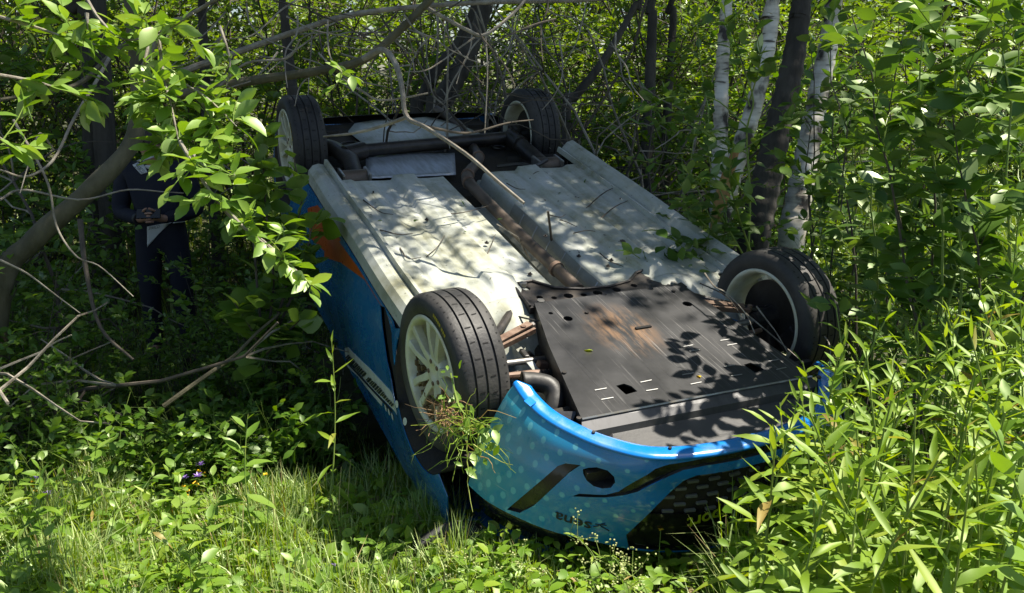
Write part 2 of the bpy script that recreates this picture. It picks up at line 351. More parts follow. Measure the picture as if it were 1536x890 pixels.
def guard_mat():
    m, N, L = new_mat('sump_guard_black')
    out = N.new('ShaderNodeOutputMaterial'); b = N.new('ShaderNodeBsdfPrincipled'); L.new(b.outputs[0], out.inputs[0])
    b.inputs['Metallic'].default_value = .15
    tc = N.new('ShaderNodeTexCoord')
    def noise(scale, rot=0., sc=(1, 1, 1), det=4, rgh=.5):
        mp = N.new('ShaderNodeMapping'); mp.inputs['Scale'].default_value = sc; mp.inputs['Rotation'].default_value = (0, 0, rot); L.new(tc.outputs['Object'], mp.inputs[0])
        n = N.new('ShaderNodeTexNoise'); n.inputs['Scale'].default_value = scale; n.inputs['Detail'].default_value = det; n.inputs['Roughness'].default_value = rgh; L.new(mp.outputs[0], n.inputs['Vector']); return n
    def mix(fac, A, Bc):
        x = N.new('ShaderNodeMix'); x.data_type = 'RGBA'; L.new(fac, x.inputs['Factor'])
        if isinstance(A, tuple): x.inputs['A'].default_value = (*A, 1)
        else: L.new(A, x.inputs['A'])
        if isinstance(Bc, tuple): x.inputs['B'].default_value = (*Bc, 1)
        else: L.new(Bc, x.inputs['B'])
        return x.outputs['Result']
    def mul(a_, b_):
        x = N.new('ShaderNodeMath'); x.operation = 'MULTIPLY'; L.new(a_, x.inputs[0]); L.new(b_, x.inputs[1]); return x.outputs[0]
    base = ramp(N, [(.35, (.013, .0135, .015)), (.7, (.040, .040, .043))]); L.new(noise(5, det=8, rgh=.65).outputs[0], base.inputs[0])
    s1 = ramp(N, [(.60, (0, 0, 0)), (.70, (1, 1, 1))]); L.new(noise(1, .10, (90, 2.2, 1), 5).outputs[0], s1.inputs[0])
    s2 = ramp(N, [(.61, (0, 0, 0)), (.70, (1, 1, 1))]); L.new(noise(1, -.16, (150, 3.0, 1), 5).outputs[0], s2.inputs[0])
    msk = ramp(N, [(.40, (0, 0, 0)), (.62, (.8, .8, .8))]); L.new(noise(3.2).outputs[0], msk.inputs[0])
    colr = mix(mul(s1.outputs[0], msk.outputs[0]), base.outputs[0], (.20, .195, .19))
    colr = mix(mul(s2.outputs[0], msk.outputs[0]), colr, (.26, .25, .24))
    # smear of dried mud dragged along the plate
    mp = N.new('ShaderNodeMapping'); mp.inputs['Location'].default_value = (.16, .06, 0); mp.inputs['Scale'].default_value = (3.6, 2.6, 0); L.new(tc.outputs['Object'], mp.inputs[0])
    ln = N.new('ShaderNodeVectorMath'); ln.operation = 'LENGTH'; L.new(mp.outputs[0], ln.inputs[0])
    fall = ramp(N, [(.08, (1, 1, 1)), (.62, (0, 0, 0))]); L.new(ln.outputs['Value'], fall.inputs[0])
    mud = ramp(N, [(.44, (0, 0, 0)), (.60, (.85, .85, .85))]); L.new(noise(1, .15, (22, 5, 1), 7, .7).outputs[0], mud.inputs[0])
    colr = mix(mul(mud.outputs[0], fall.outputs[0]), colr, (.27, .155, .08))
    L.new(colr, b.inputs['Base Color'])
    mr = N.new('ShaderNodeMapRange'); mr.inputs[3].default_value = .30; mr.inputs[4].default_value = .62; L.new(noise(9, det=6).outputs[0], mr.inputs[0]); L.new(mr.outputs[0], b.inputs['Roughness'])
    bp = N.new('ShaderNodeBump'); bp.inputs['Strength'].default_value = .25; bp.inputs['Distance'].default_value = .004; L.new(s1.outputs[0], bp.inputs['Height']); L.new(bp.outputs[0], b.inputs['Normal'])
    return m
M['guard'] = guard_mat()
M['black_plastic'] = pmat('black_plastic', (.018, .018, .02), .45, var=(.04, .038, .034), vscale=8, bump=.1)
M['black_gloss'] = pmat('black_gloss', (.008, .008, .010), .18, var=(.014, .014, .014), vscale=6, coat=.3)
M['black_liner'] = pmat('black_liner', (.014, .013, .012), .8, var=(.045, .036, .022), vscale=7, bump=.4)
M['grey_tray'] = pmat('grey_tray', (.050, .050, .054), .5, var=(.085, .082, .08), vscale=7, bump=.1, bscale=90)
M['black_metal'] = pmat('black_metal', (.016, .016, .018), .38, var=(.06, .05, .042), vscale=9, bump=.15, metal=.2)
M['exhaust'] = pmat('exhaust', (.085, .07, .058), .5, var=(.20, .155, .12), vscale=8, metal=.55, bump=.15, stretch=(1, .4, 1))
M['rust'] = pmat('rust', (.13, .075, .05), .6, var=(.26, .18, .13), vscale=18, bump=.2, metal=.2)
M['steel'] = pmat('steel', (.42, .42, .41), .35, var=(.25, .23, .2), vscale=20, metal=.8)
M['alu'] = pmat('alu', (.46, .50, .55), .38, var=(.34, .36, .38), vscale=6, metal=.5, stretch=(6, 1, 1), bump=.1)
M['shield'] = pmat('shield', (.24, .25, .22), .5, var=(.32, .33, .29), vscale=10, metal=.4, bump=.35, bscale=110)
M['rubber'] = pmat('rubber', (.020, .020, .021), .62, var=(.075, .070, .064), vscale=4.5, bump=.15, bscale=90)
M['rubber_dark'] = pmat('rubber_dark', (.006, .006, .006), .9)
M['rim'] = pmat('rim', (.72, .73, .62), .35, var=(.50, .47, .30), vscale=7, coat=.2)
M['disc'] = pmat('disc', (.05, .047, .045), .4, var=(.03, .025, .02), vscale=12, metal=.6)
M['white_print'] = pmat('white_print', (.70, .72, .66), .4, var=(.5, .52, .45), vscale=9)
M['ink'] = pmat('ink', (.012, .016, .02), .5)
M['lime'] = pmat('lime', (.50, .60, .02), .4)
M['tyre_print'] = pmat('tyre_print', (.42, .33, .03), .6)
M['glass'] = pmat('glass', (.01, .013, .014), .06, spec=.8)
M['inside_white'] = pmat('inside_white', (.42, .46, .47), .4, var=(.22, .22, .18), vscale=8)

# ---- constrained triangulation on a parameter plane
def pip(P, poly):
    P = np.asarray(P); x, y = P[:, 0], P[:, 1]; ins = np.zeros(len(P), bool); q = np.asarray(poly); j = len(q) - 1
    for i in range(len(q)):
        xi, yi = q[i]; xj, yj = q[j]
        c = ((yi > y) != (yj > y)) & (x < (xj - xi) * (y - yi) / (yj - yi + 1e-15) + xi)
        ins ^= c; j = i
    return ins
def dens(poly, step):
    out = []; n = len(poly)
    for i in range(n):
        a = np.array(poly[i], float); b = np.array(poly[(i + 1) % n], float); k = max(1, int(np.linalg.norm(b - a) / step))
        out += [tuple(a + (b - a) * t / k) for t in range(k)]
    return out
def cdt(outer, polys, step):
    outer = dens(outer, step); V = [Vector(p) for p in outer]; E = [(i, (i + 1) % len(outer)) for i in range(len(outer))]
    dp = []
    for p in polys:
        p = dens(p, step); o = len(V); V += [Vector(q) for q in p]; E += [(o + i, o + (i + 1) % len(p)) for i in range(len(p))]; dp.append(p)
    A = np.array(outer); lo, hi = A.min(0), A.max(0)
    G = np.array([(x + (step * .5 if k % 2 else 0), y) for k, y in enumerate(np.arange(lo[1] + step / 2, hi[1], step * .87)) for x in np.arange(lo[0] + step / 2, hi[0], step)])
    allb = np.array([tuple(v) for v in V])
    d = np.sqrt(((G[:, None, :] - allb[None]) ** 2).sum(-1)).min(1)
    G = G[pip(G, outer) & (d > step * .45)]
    V += [Vector(g) for g in G]
    r = delaunay_2d_cdt(V, E, [], 0, 1e-6)
    P = np.array([tuple(v) for v in r[0]]); T = np.array([f for f in r[2] if len(f) == 3])
    c = P[T].mean(1); keep = pip(c, outer); T = T[keep]; c = c[keep]
    cls = np.zeros(len(T), int)
    for k, p in enumerate(dp): cls[pip(c, p)] = k + 1
    return P, T, cls
def patch(name, P2, T, fn, mat, parent, uv=True, solid=0.0, flip=None, smooth=True, off=0.0):
    us, inv = np.unique(T, return_inverse=True); P2 = P2[us]; T = inv.reshape(T.shape)
    V = np.array([fn(a, b, off) for a, b in P2])
    n = np.cross(V[T[:, 1]] - V[T[:, 0]], V[T[:, 2]] - V[T[:, 0]])
    if flip is not None:
        s = (n * (V[T].mean(1) - np.asarray(flip))).sum(-1); bad = s < 0; T = T.copy(); T[bad] = T[bad][:, ::-1]
    me = mesh_np(name, V, T, mat, smooth=smooth)
    if uv:
        l = me.uv_layers.new(name='UVMap'); vi = np.zeros(len(me.loops), np.int32); me.loops.foreach_get('vertex_index', vi)
        l.data.foreach_set('uv', P2[vi].astype(np.float32).ravel())
    o = obj(name, me, parent)
    if not smooth: me.polygons.foreach_set('use_smooth', np.zeros(len(me.polygons), bool))
    if solid:
        md = o.modifiers.new('thickness', 'SOLIDIFY'); md.thickness = solid; md.offset = -1
        es = o.modifiers.new('crisp_rim', 'EDGE_SPLIT'); es.split_angle = math.radians(38)
    return o

# ---- front bumper surface S(a, b): a across (metres, 0 at centre), b from the lip towards the bonnet
O_ = np.array([(-.69, -.33, .125), (-.675, -.40, .10), (-.645, -.48, .08), (-.59, -.565, .065), (-.50, -.665, .052), (-.37, -.765, .05), (-.19, -.81, .05), (0, -.82, .05)])
B_ = np.array([(-.82, -.33, -.28), (-.795, -.44, -.27), (-.74, -.55, -.26), (-.65, -.655, -.262), (-.51, -.735, -.285), (-.35, -.785, -.33), (-.17, -.81, -.37), (0, -.815, -.385)])
def mirror_ctrl(C): return np.vstack([C, (C[:-1] * [-1, 1, 1])[::-1]])
NS = 240
OC = mirror_ctrl(O_); OC[8:, 2] = .05; OC[-1] = (.74, -.36, -.03); OC[-2] = (.72, -.43, .0); OC[-3] = (.675, -.51, .03)
OS = catmull(OC, NS); BS = catmull(mirror_ctrl(B_), NS); AW = .95; BH = .34
def bump_S(a, b, off=0.0):
    s = (np.clip(a / AW, -1, 1) + 1) / 2 * (NS - 1); i = min(int(s), NS - 2); u = s - i
    o = OS[i] * (1 - u) + OS[i + 1] * u; q = BS[i] * (1 - u) + BS[i + 1] * u
    t = OS[i + 1] - OS[i]; nrm = np.array([t[1], -t[0], 0]); nrm /= np.linalg.norm(nrm) + 1e-9    # outwards (towards -y in the middle)
    v = b / BH
    p = o * (1 - v) + q * v
    bulge = .022 * math.sin(math.pi * min(max(v, 0), 1)) - .012 * math.exp(-((v - .30) / .10) ** 2) * (1 - abs(a) / AW)
    edge = .012 * math.exp(-(v / .06) ** 2)
    return p + nrm * (bulge - edge + off)
_ga = np.linspace(-AW, AW, 300); _gb = np.linspace(-.02, BH, 90)
_G = np.array([[bump_S(a, b) for b in _gb] for a in _ga]); _GP = cproj(_G)
def px2bump(px, py):
    d = ((_GP - np.array([px, py])) ** 2).sum(-1); i, j = np.unravel_index(np.argmin(d), d.shape)
    a, b = _ga[i], _gb[j]
    for _ in range(12):
        p = cproj(bump_S(a, b)); e = 1e-3
        J = np.stack([(cproj(bump_S(a + e, b)) - p) / e, (cproj(bump_S(a, b + e)) - p) / e], 1)
        try: dl = np.linalg.solve(J, np.array([px, py]) - p)
        except Exception: break
        a += np.clip(dl[0], -.05, .05); b += np.clip(dl[1], -.05, .05)
    return (float(np.clip(a, -AW, AW)), float(np.clip(b, 0.004, BH)))
def zz(pts): return [px2bump(700 + x / 3.072, 640 + y / 3.072) for x, y in pts]
slot_p = zz([(455, 170), (525, 178), (470, 215), (390, 290), (310, 365), (245, 398), (185, 383), (330, 260), (420, 182)])
fog_p = zz([(535, 197), (560, 190), (600, 188), (650, 203), (680, 232), (684, 258), (665, 282), (625, 286), (585, 275), (552, 248), (537, 218)])
sw_p = zz([(485, 322), (520, 309), (640, 315), (700, 300), (790, 245), (870, 195), (930, 175), (1100, 140)])
sw_q = zz([(1100, 180), (1000, 200), (930, 230), (850, 270), (790, 300), (720, 318), (640, 327), (530, 324)])
gr_p = zz([(1060, 225), (1000, 250), (940, 300), (870, 370), (800, 438), (735, 500)])
mir = lambda P: [(-a, b) for a, b in P][::-1]
# the swoosh and the grille run across the nose
top_c = (sw_p[-1][1]); bot_c = (sw_q[0][1])
swoosh = sw_p + mir(sw_p) + mir(sw_q) + sw_q
gtop = gr_p[0][1]
grille = gr_p + [(gr_p[-1][0] + .01, BH - .004)] + [(-gr_p[-1][0] - .01, BH - .004)] + mir(gr_p)
outer = [(-AW, .0), (-AW * .5, .0), (0, 0), (AW * .5, 0), (AW, 0), (AW, BH), (0, BH), (-AW, BH)]
P2, T2, cl = cdt(outer, [slot_p, mir(slot_p), fog_p, mir(fog_p), swoosh, grille], .022)
cctr = (0, -.2, -.1)
bumper = patch('front_bumper', P2, T2[cl == 0], bump_S, M['paint_front'], car, solid=.004, flip=cctr)
bumper['label'] = 'blue front bumper printed with pale dots'
for k, nm in ((1, 'vent_slot'), (2, 'vent_slot'), (5, 'trim_strip')):
    patch(nm, P2, T2[cl == k], bump_S, M['black_gloss'], bumper, off=-.012, flip=cctr)
for k in (3, 4): patch('lamp_recess', P2, T2[cl == k], bump_S, M['rubber_dark'], bumper, off=-.05, flip=cctr)
grl = patch('grille', P2, T2[cl == 6], bump_S, M['black_liner'], car, off=-.03, flip=cctr)
# wall of each recess so that the openings have depth
def recess_wall(poly, d, name, mat, parent):
    q = dens(poly, .02); n = len(q); V = [bump_S(a, b, 0) for a, b in q] + [bump_S(a, b, -d) for a, b in q]
    o = obj(name, mesh_np(name, V, [(i, (i + 1) % n, n + (i + 1) % n, n + i) for i in range(n)], mat), parent); return o
for p_, d_ in ((slot_p, .013), (mir(slot_p), .013), (fog_p, .052), (mir(fog_p), .052), (swoosh, .013), (grille, .032)):
    recess_wall(p_, d_, 'recess_edge', M['black_plastic'], bumper)
# grille bars, in offset rows
bar = MB(); bar.box((0, 0, 0), (.042, .012, .011), bev=.003)
bar_me = mesh_np('grille_bar', bar.v, bar.f, pmat('grille_grey', (.20, .205, .21), .35, var=(.11, .11, .11), vscale=9))
plate_poly = [px2bump(x, y) for x, y in ((1008, 775), (1010, 808), (1130, 790), (1130, 748))]
plate_poly = [(-.36, plate_poly[0][1]), (.36, plate_poly[0][1]), (.36, BH - .02), (-.36, BH - .02)]
row = 0; b_ = gtop + .012
while b_ < BH - .01:
    for kk in range(-14, 15):
        a_ = kk * .062 + (.031 if row % 2 else 0)
        if not pip(np.array([(a_, b_)]), grille)[0] or not pip(np.array([(a_ - .02, b_)]), grille)[0] or not pip(np.array([(a_ + .02, b_)]), grille)[0]: continue
        if pip(np.array([(a_, b_)]), plate_poly)[0]: continue
        p = bump_S(a_, b_, -.022); e = bump_S(a_ + .01, b_, -.022) - p; e /= np.linalg.norm(e)
        f_ = bump_S(a_, b_ + .01, -.022) - p; f_ -= e * f_.dot(e); f_ /= np.linalg.norm(f_); g_ = np.cross(e, f_)
        o = obj('grille_bar', bar_me, grl); o.matrix_local = Matrix([[e[i], g_[i], f_[i], p[i]] for i in range(3)] + [[0, 0, 0, 1]])
    row += 1; b_ += .024
Pp, Tp, _c = cdt(plate_poly, [], .03)
plate = patch('badge_plate', Pp, Tp, bump_S, M['black_gloss'], grl, off=-.010, flip=cctr, solid=.01)
# lettering follows the surface
def text_mesh(txt, shear=0.0, bold=0.0):
    cu = bpy.data.curves.new('t', 'FONT'); cu.body = txt; cu.offset = bold; cu.shear = shear; cu.resolution_u = 3
    o = bpy.data.objects.new('t', cu); COL.objects.link(o); dg = bpy.context.evaluated_depsgraph_get(); dg.update()
    me = bpy.data.meshes.new_from_object(o.evaluated_get(dg)); bpy.data.objects.remove(o); bpy.data.curves.remove(cu)
    V = np.array([v.co[:] for v in me.vertices]); Fc = [list(p.vertices) for p in me.polygons]; bpy.data.meshes.remove(me)
    V[:, 0] -= V[:, 0].min(); w = V[:, 0].max(); V /= 1.0
    return V, Fc, w
def text_on(fn, txt, p0, p1, p2, mat, name, parent, off, shear=0., hgt=.7, bold=0.):
    """p0 start of baseline, p1 end of baseline, p2 top of first letter, all in surface parameters"""
    V, Fc, w = text_mesh(txt, shear, bold); p0, p1, p2 = map(np.array, (p0, p1, p2))
    Q = np.array([fn(*(p0 + (p1 - p0) * (v[0] / w) + (p2 - p0) * (v[1] / hgt)), off) for v in V])
    return obj(name, mesh_np(name, Q, Fc, mat), parent)
text_on(bump_S, 'sena', px2bump(888, 784), px2bump(834, 767), px2bump(886, 794), M['ink'], 'lettering', bumper, .0025, hgt=.52, bold=.015)
text_on(bump_S, 'sport', px2bump(1094, 760), px2bump(1030, 781), px2bump(1095, 776), M['lime'], 'lettering', plate, -.0075, shear=.2, hgt=.68, bold=.025)
# looped mark next to the lettering
lm = MB()
for pts in ([(890, 790), (897, 789), (902, 786), (908, 785)], [(893, 786), (899, 787), (905, 791), (914, 796)], [(903, 787), (910, 788)]):
    lm.tube([bump_S(*px2bump(*p), .002) for p in pts], .0016, 5)
lm.build('printed_mark', M['ink'], bumper)
# lip of the bumper: bright rolled edge round the underside
def lip_pt(i, k):
    o = OS[i]; t = OS[min(i + 1, NS - 1)] - OS[max(i - 1, 0)]; n = np.array([t[1], -t[0], 0]); n /= np.linalg.norm(n)
    e = abs(i / (NS - 1) * 2 - 1)
    prof = [(-.013, -.008), (-.006, .003), (-.010, .009), (-.026, .012), (-.050, .015), (-.062, .014), (-.064, .006)]
    w = 1.0 if e < .93 else max(.25, 1 - (e - .93) * 8)
    return o + n * (prof[k][0] * (w if k > 2 else 1)) + np.array([0, 0, prof[k][1]])
V = [lip_pt(i, k) for i in range(NS) for k in range(7)]
Fq = np.array([(i * 7 + k, (i + 1) * 7 + k, (i + 1) * 7 + k + 1, i * 7 + k + 1) for i in range(NS - 1) for k in range(6)])
me = mesh_np('bumper_lip', V, Fq, M['paint_lip'], smooth=True); me.uv_layers.new(name='UVMap')
lip = obj('bumper_lip', me, bumper)
md = lip.modifiers.new('thickness', 'SOLIDIFY'); md.thickness = .003
for i in (62, 92, 118, 140, 165, 190):                      # fixing screws along the lip
    s = MB(); p = lip_pt(i, 4); s.cyl(p + [0, 0, -.001], p + [0, 0, .006], .006, 10); s.build('screw', M['black_metal'], bumper)
tab = MB(); tab.mi = 0
for px, py, dx in ((795, 603, .03), (790, 590, .02)):
    c_ = cz(px, py, .11); tab.box(c_, (.035, .03, .004), Matrix.Rotation(.5, 3, 'Z') @ Matrix.Rotation(.3, 3, 'X'))
tab.build('torn_tab', M['paint_lip'], bumper)

# ---- side panels
def side_x(y, z):
    t = np.clip((-z + .02) / .75, 0, 1)
    x = .835 + .045 * math.sin(math.pi * min(1, t * 1.05)) ** .8 if 0 < t < .95 else .835
    for c in (0.0, 2.583):
        x += .028 * math.exp(-((math.hypot(y - c, z + .045) - .345) / .09) ** 2)
    x -= .05 * max(0, (y - 2.7)) ** 1.2 * 1.5
    return x
def side_fn(sgn):
    return lambda y, z, off=0.0: np.array([sgn * (side_x(y, z) + off), y, z])
def px2side(px, py):
    x = -.87
    for _ in range(5):
        p = cx(px, py, x); x = -side_x(p[1], p[2])
    return (p[1], p[2])
arc = lambda c, a0, a1, n=14, r=.338: [(c + r * math.cos(math.radians(a)), -.045 + r * math.sin(math.radians(a))) for a in np.linspace(a0, a1, n)]
outl = [(-.315, -.33)] + arc(0, 222, 360 + 8) + [(.42, -.045), (1.3, -.04), (2.2, -.045)] + arc(2.583, 172, 360 + 5) + [(3.08, -.10), (3.16, -.4), (3.08, -.76), (2.2, -.80), (1.2, -.77), (.3, -.72), (-.1, -.60), (-.29, -.50)]
orange1 = [px2side(*p) for p in ((462, 305), (478, 300), (514, 347), (490, 372), (466, 350))]
orange1 = [(a, b - .03 if b < -.03 else -.058) for a, b in orange1]
orange2 = [px2side(*p) for p in ((492, 340), (541, 380), (598, 452), (584, 450), (548, 416), (511, 394), (486, 386))]
orange2 = [(a, min(b, -.0555 - .002 * i_)) for i_, (a, b) in enumerate(orange2)]

slotS = [px2side(*p) for p in ((570, 458), (577, 461), (589, 528), (600, 600), (594, 606), (580, 542), (572, 484))]
stk = [px2side(*p) for p in ((517, 523), (522, 521), (554, 552), (592, 598), (596, 622), (519, 538))]
stk2 = [px2side(*p) for p in ((519, 543), (574, 601), (573, 609), (519, 548))]
for sgn in (-1, 1):
    feats = [orange1, orange2, slotS, stk, stk2] if sgn < 0 else []
    Ps, Ts, cs = cdt(outl, feats, .05)
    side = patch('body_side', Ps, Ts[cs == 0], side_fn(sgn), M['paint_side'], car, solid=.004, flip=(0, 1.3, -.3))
    if sgn < 0:
        for k, nm, mt, of in ((1, 'orange_flash', 'orange', 0), (2, 'orange_flash', 'orange', 0), (3, 'torn_gap', 'rubber_dark', -.015), (4, 'rally_plate', 'white_print', .002), (5, 'rally_plate', 'white_print', .002)):
            patch(nm, Ps, Ts[cs == k], side_fn(sgn), M[mt], side, off=of, flip=(0, 1.3, -.3), solid=.002)
        # blurred dark lettering blocks and ticks on the plate
        a0 = np.array((517, 529.)); a1 = np.array((594, 611.)); ink = MB(); rr = random.Random(3)
        t = .06
        while t < .95:
            w = rr.uniform(.02, .045)
            if not (.40 < t < .45):
                c0 = a0 + (a1 - a0) * t; c1 = a0 + (a1 - a0) * (t + w * .7); nrm_ = np.array((.72, -.69)) * (4.2 if t < .75 else 3)
                q = [px2side(*(c0 - nrm_)), px2side(*(c1 - nrm_)), px2side(*(c1 + nrm_ * rr.uniform(.4, 1))), px2side(*(c0 + nrm_ * rr.uniform(.4, 1)))]
                ink.add([side_fn(-1)(y, z, .0055) for y, z in q], [(0, 1, 2, 3)])
            t += w
        q = [px2side(*p) for p in ((520, 540), (590, 616), (590, 619), (520, 543))]; ink.add([side_fn(-1)(y, z, .0055) for y, z in q], [(0, 1, 2, 3)])
        ink.build('plate_lettering', M['ink'], side)
        for px, py in ((597, 606), (580, 612), (590, 625), (610, 632), (585, 618)):
            y, z = px2side(px, py); d_ = MB(); d_.add([side_fn(-1)(y + .016 * math.cos(t), z + .016 * math.sin(t), .005) for t in np.linspace(0, 6.28, 13)[:-1]], [list(range(12))]); d_.build('printed_dot', M['white_print'], side)
# shell below: bonnet, screens, roof, tail (they lie in the grass)
rings = [(-.70, .50, -.45, .40), (-.52, .72, -.50, .55), (-.1, .82, -.60, .66), (.35, .84, -.72, .68), (.38, .80, -.74, .66), (.70, .72, -.98, .58), (1.08, .64, -1.19, .52), (1.5, .62, -1.25, .50), (2.2, .62, -1.24, .50), (2.6, .62, -1.18, .48), (2.95, .72, -.85, .55), (3.1, .76, -.74, .58), (3.18, .76, -.40, .6), (3.12, .74, -.05, .6)]
def shell(name, i0, i1, mat):
    V = []
    for y, hx, z, hi in rings[i0:i1]:
        for x, dz in ((-hx, .035), (-hi, .008), (-hi * .5, -.004), (0, -.010), (hi * .5, -.004), (hi, .008), (hx, .035)): V.append((x, y, z + dz))
    n = i1 - i0
    o = obj(name, mesh_np(name, V, [(i * 7 + k, i * 7 + k + 1, (i + 1) * 7 + k + 1, (i + 1) * 7 + k) for i in range(n - 1) for k in range(6)], mat, smooth=True), car)
    o.data.uv_layers.new(name='UVMap'); md = o.modifiers.new('thickness', 'SOLIDIFY'); md.thickness = .006
    return o
shell('bonnet', 0, 4, M['paint_side']); shell('windscreen', 4, 7, M['glass']); shell('roof', 6, 10, M['paint_side']); shell('rear_window', 9, 12, M['glass']); shell('tailgate', 11, 14, M['paint_side'])
for sgn in (-1, 1):
    V = [(sgn * .835, .3, -.72), (sgn * .83, 1.3, -.77), (sgn * .82, 2.3, -.80), (sgn * .76, 2.95, -.80), (sgn * .62, 2.6, -1.16), (sgn * .62, 2.2, -1.21), (sgn * .62, 1.5, -1.22), (sgn * .64, 1.08, -1.16), (sgn * .73, .7, -.96)]
    o = obj('side_window', mesh_np('side_window', V, [(0, 1, 6, 7, 8), (1, 2, 5, 6), (2, 3, 4, 5)], M['glass']), car); md = o.modifiers.new('thickness', 'SOLIDIFY'); md.thickness = .005
    hv = [bump_S(sgn * a_, BH, -.012 - .02 * k_) + np.array([0, 0, -.10 * k_]) for k_ in (0, .5, 1) for a_ in np.linspace(.50, .90, 9)]
    o = obj('headlight', mesh_np('headlight', hv, [(r_ * 9 + q, r_ * 9 + q + 1, r_ * 9 + q + 10, r_ * 9 + q + 9) for r_ in range(2) for q in range(8)], M['glass'], smooth=True), car); o.modifiers.new('thickness', 'SOLIDIFY').thickness = .01
# bumper beam and radiator pack in the dark behind the grille
mb = MB(); mb.box((0, -.62, -.20), (1.1, .10, .34)); mb.build('radiator', M['black_liner'], car)

# ---- floor pan with pressed ribs
def rib(x, c, w, h, soft=.018): return h * (sstep(c - w / 2 - soft, c - w / 2, x) - sstep(c + w / 2, c + w / 2 + soft, x))
def floor_z(x, y):
    z = .040 + 0 * x
    z = z + rib(x, -.365, .115, .028) * sstep(.40, .5, y) + rib(x, .40, .115, .026) * sstep(.36, .5, y)
    z = z + rib(x, -.60, .05, .012) * sstep(.6, .7, y) * (1 - sstep(1.72, 1.8, y)) + rib(x, .60, .05, .012) * sstep(.6, .7, y) * (1 - sstep(1.72, 1.8, y))
    for c in (-.215, .235, -.49, .52): z = z + rib(x, c, .02, .008, .012) * sstep(.62, .68, y) * (1 - sstep(1.66, 1.74, y))
    z = z + rib(x, -.72, .10, .014, .03) + rib(x, .72, .10, .014, .03)
    z = z + .045 * np.exp(-((x + .40) / .13) ** 2 - ((y - .46) / .13) ** 2) + .04 * np.exp(-((x - .42) / .13) ** 2 - ((y - .42) / .13) ** 2)
    z = z - .17 * (sstep(-.125, -.085, x) - sstep(.085, .125, x))
    z = z - .075 * sstep(1.84, 1.875, y)
    z = z + .004 * np.sin(5 * x + 3 * y) * np.sin(4 * y + 1) + .0025 * np.sin(23 * x) * np.sin(13 * y)
    return z
xs = np.linspace(-.75, .75, 170); ys = np.linspace(.34, 1.92, 120)
X, Y = np.meshgrid(xs, ys); V = np.stack([X, Y, floor_z(X, Y)], -1).reshape(-1, 3); nx = len(xs)
i, j = np.meshgrid(np.arange(len(ys) - 1), np.arange(nx - 1), indexing='ij'); a = (i * nx + j).ravel()
floor = obj('floor_pan', mesh_np('floor_pan', V, np.stack([a, a + 1, a + nx + 1, a + nx], 1), M['under'], smooth=True), car)
md = floor.modifiers.new('thickness', 'SOLIDIFY'); md.thickness = .004; md.offset = -1
# panels that run on forwards beside the subframe
for sgn in (-1, 1):
    V = []; xs_ = np.linspace(.30, .70, 22); ys_ = np.linspace(.36, .10, 14)
    for y in ys_:
        for x in xs_: k_ = (.36 - y) / .26; V.append((sgn * x, y, float(floor_z(np.array(sgn * x), np.array(.37))) - .002 - .16 * k_ ** 1.6 + .03 * math.exp(-((x - .40) / .07) ** 2) * k_))
    o = obj('toe_panel', mesh_np('toe_panel', V, [(q * 22 + r_i, q * 22 + r_i + 1, q * 22 + 23 + r_i, q * 22 + 22 + r_i) for q in range(13) for r_i in range(21)], M['under'], smooth=True), car); o.modifiers.new('thickness', 'SOLIDIFY').thickness = .004
for px, py in ((795, 412), (912, 400), (917, 391), (868, 385), (730, 365), (640, 330), (930, 300), (818, 355), (560, 290)):
    mb = MB(); p = cz(px, py, .05); mb.cyl(p, p + [0, 0, .012], .004, 8); mb.cyl(p, p + [0, 0, .004], .011, 10); mb.build('stud', M['black_metal'], floor, smooth=True)
# sills with their seam flange
def loft(name, prof, ys, mat, parent, wob=0.0, solid=.004, smooth=False):
    V = []; k = len(prof)
    for n_, y in enumerate(ys):
        for x, z in prof: V.append((x + wob * math.sin(y * 7), y, z + wob * math.sin(y * 5 + 1)))
    o = obj(name, mesh_np(name, V, [(q * k + r, q * k + r + 1, (q + 1) * k + r + 1, (q + 1) * k + r) for q in range(len(ys) - 1) for r in range(k - 1)], mat, smooth=smooth), parent)
    if solid: md = o.modifiers.new('thickness', 'SOLIDIFY'); md.thickness = solid
    return o
loft('sill', [(-.735, .048), (-.738, .084), (-.748, .084), (-.752, .052), (-.785, .060), (-.815, .052), (-.838, .025), (-.845, -.035)], np.linspace(.40, 2.10, 30), M['under'], car, .002)
loft('sill', [(.735, .048), (.740, .078), (.752, .078), (.758, .056), (.80, .105), (.84, .118), (.865, .10), (.872, -.035)], np.linspace(.32, 2.10, 30), M['under'], car, .002)
for sgn in (-1, 1): loft('rocker_strip', [(sgn * .835, .0), (sgn * .845, -.06), (sgn * .80, -.14)], np.linspace(.38, 2.2, 8), M['rubber_dark'], car)
# bent front end of the far sill
mb = MB(); mb.add([(.80, .32, .10), (.93, .26, .135), (.95, .12, .10), (.80, .16, .085), (.97, .14, .06)], [(0, 1, 2, 3), (1, 4, 2)]); o = mb.build('torn_sill_end', M['under'], car); o.modifiers.new('thickness', 'SOLIDIFY').thickness = .004
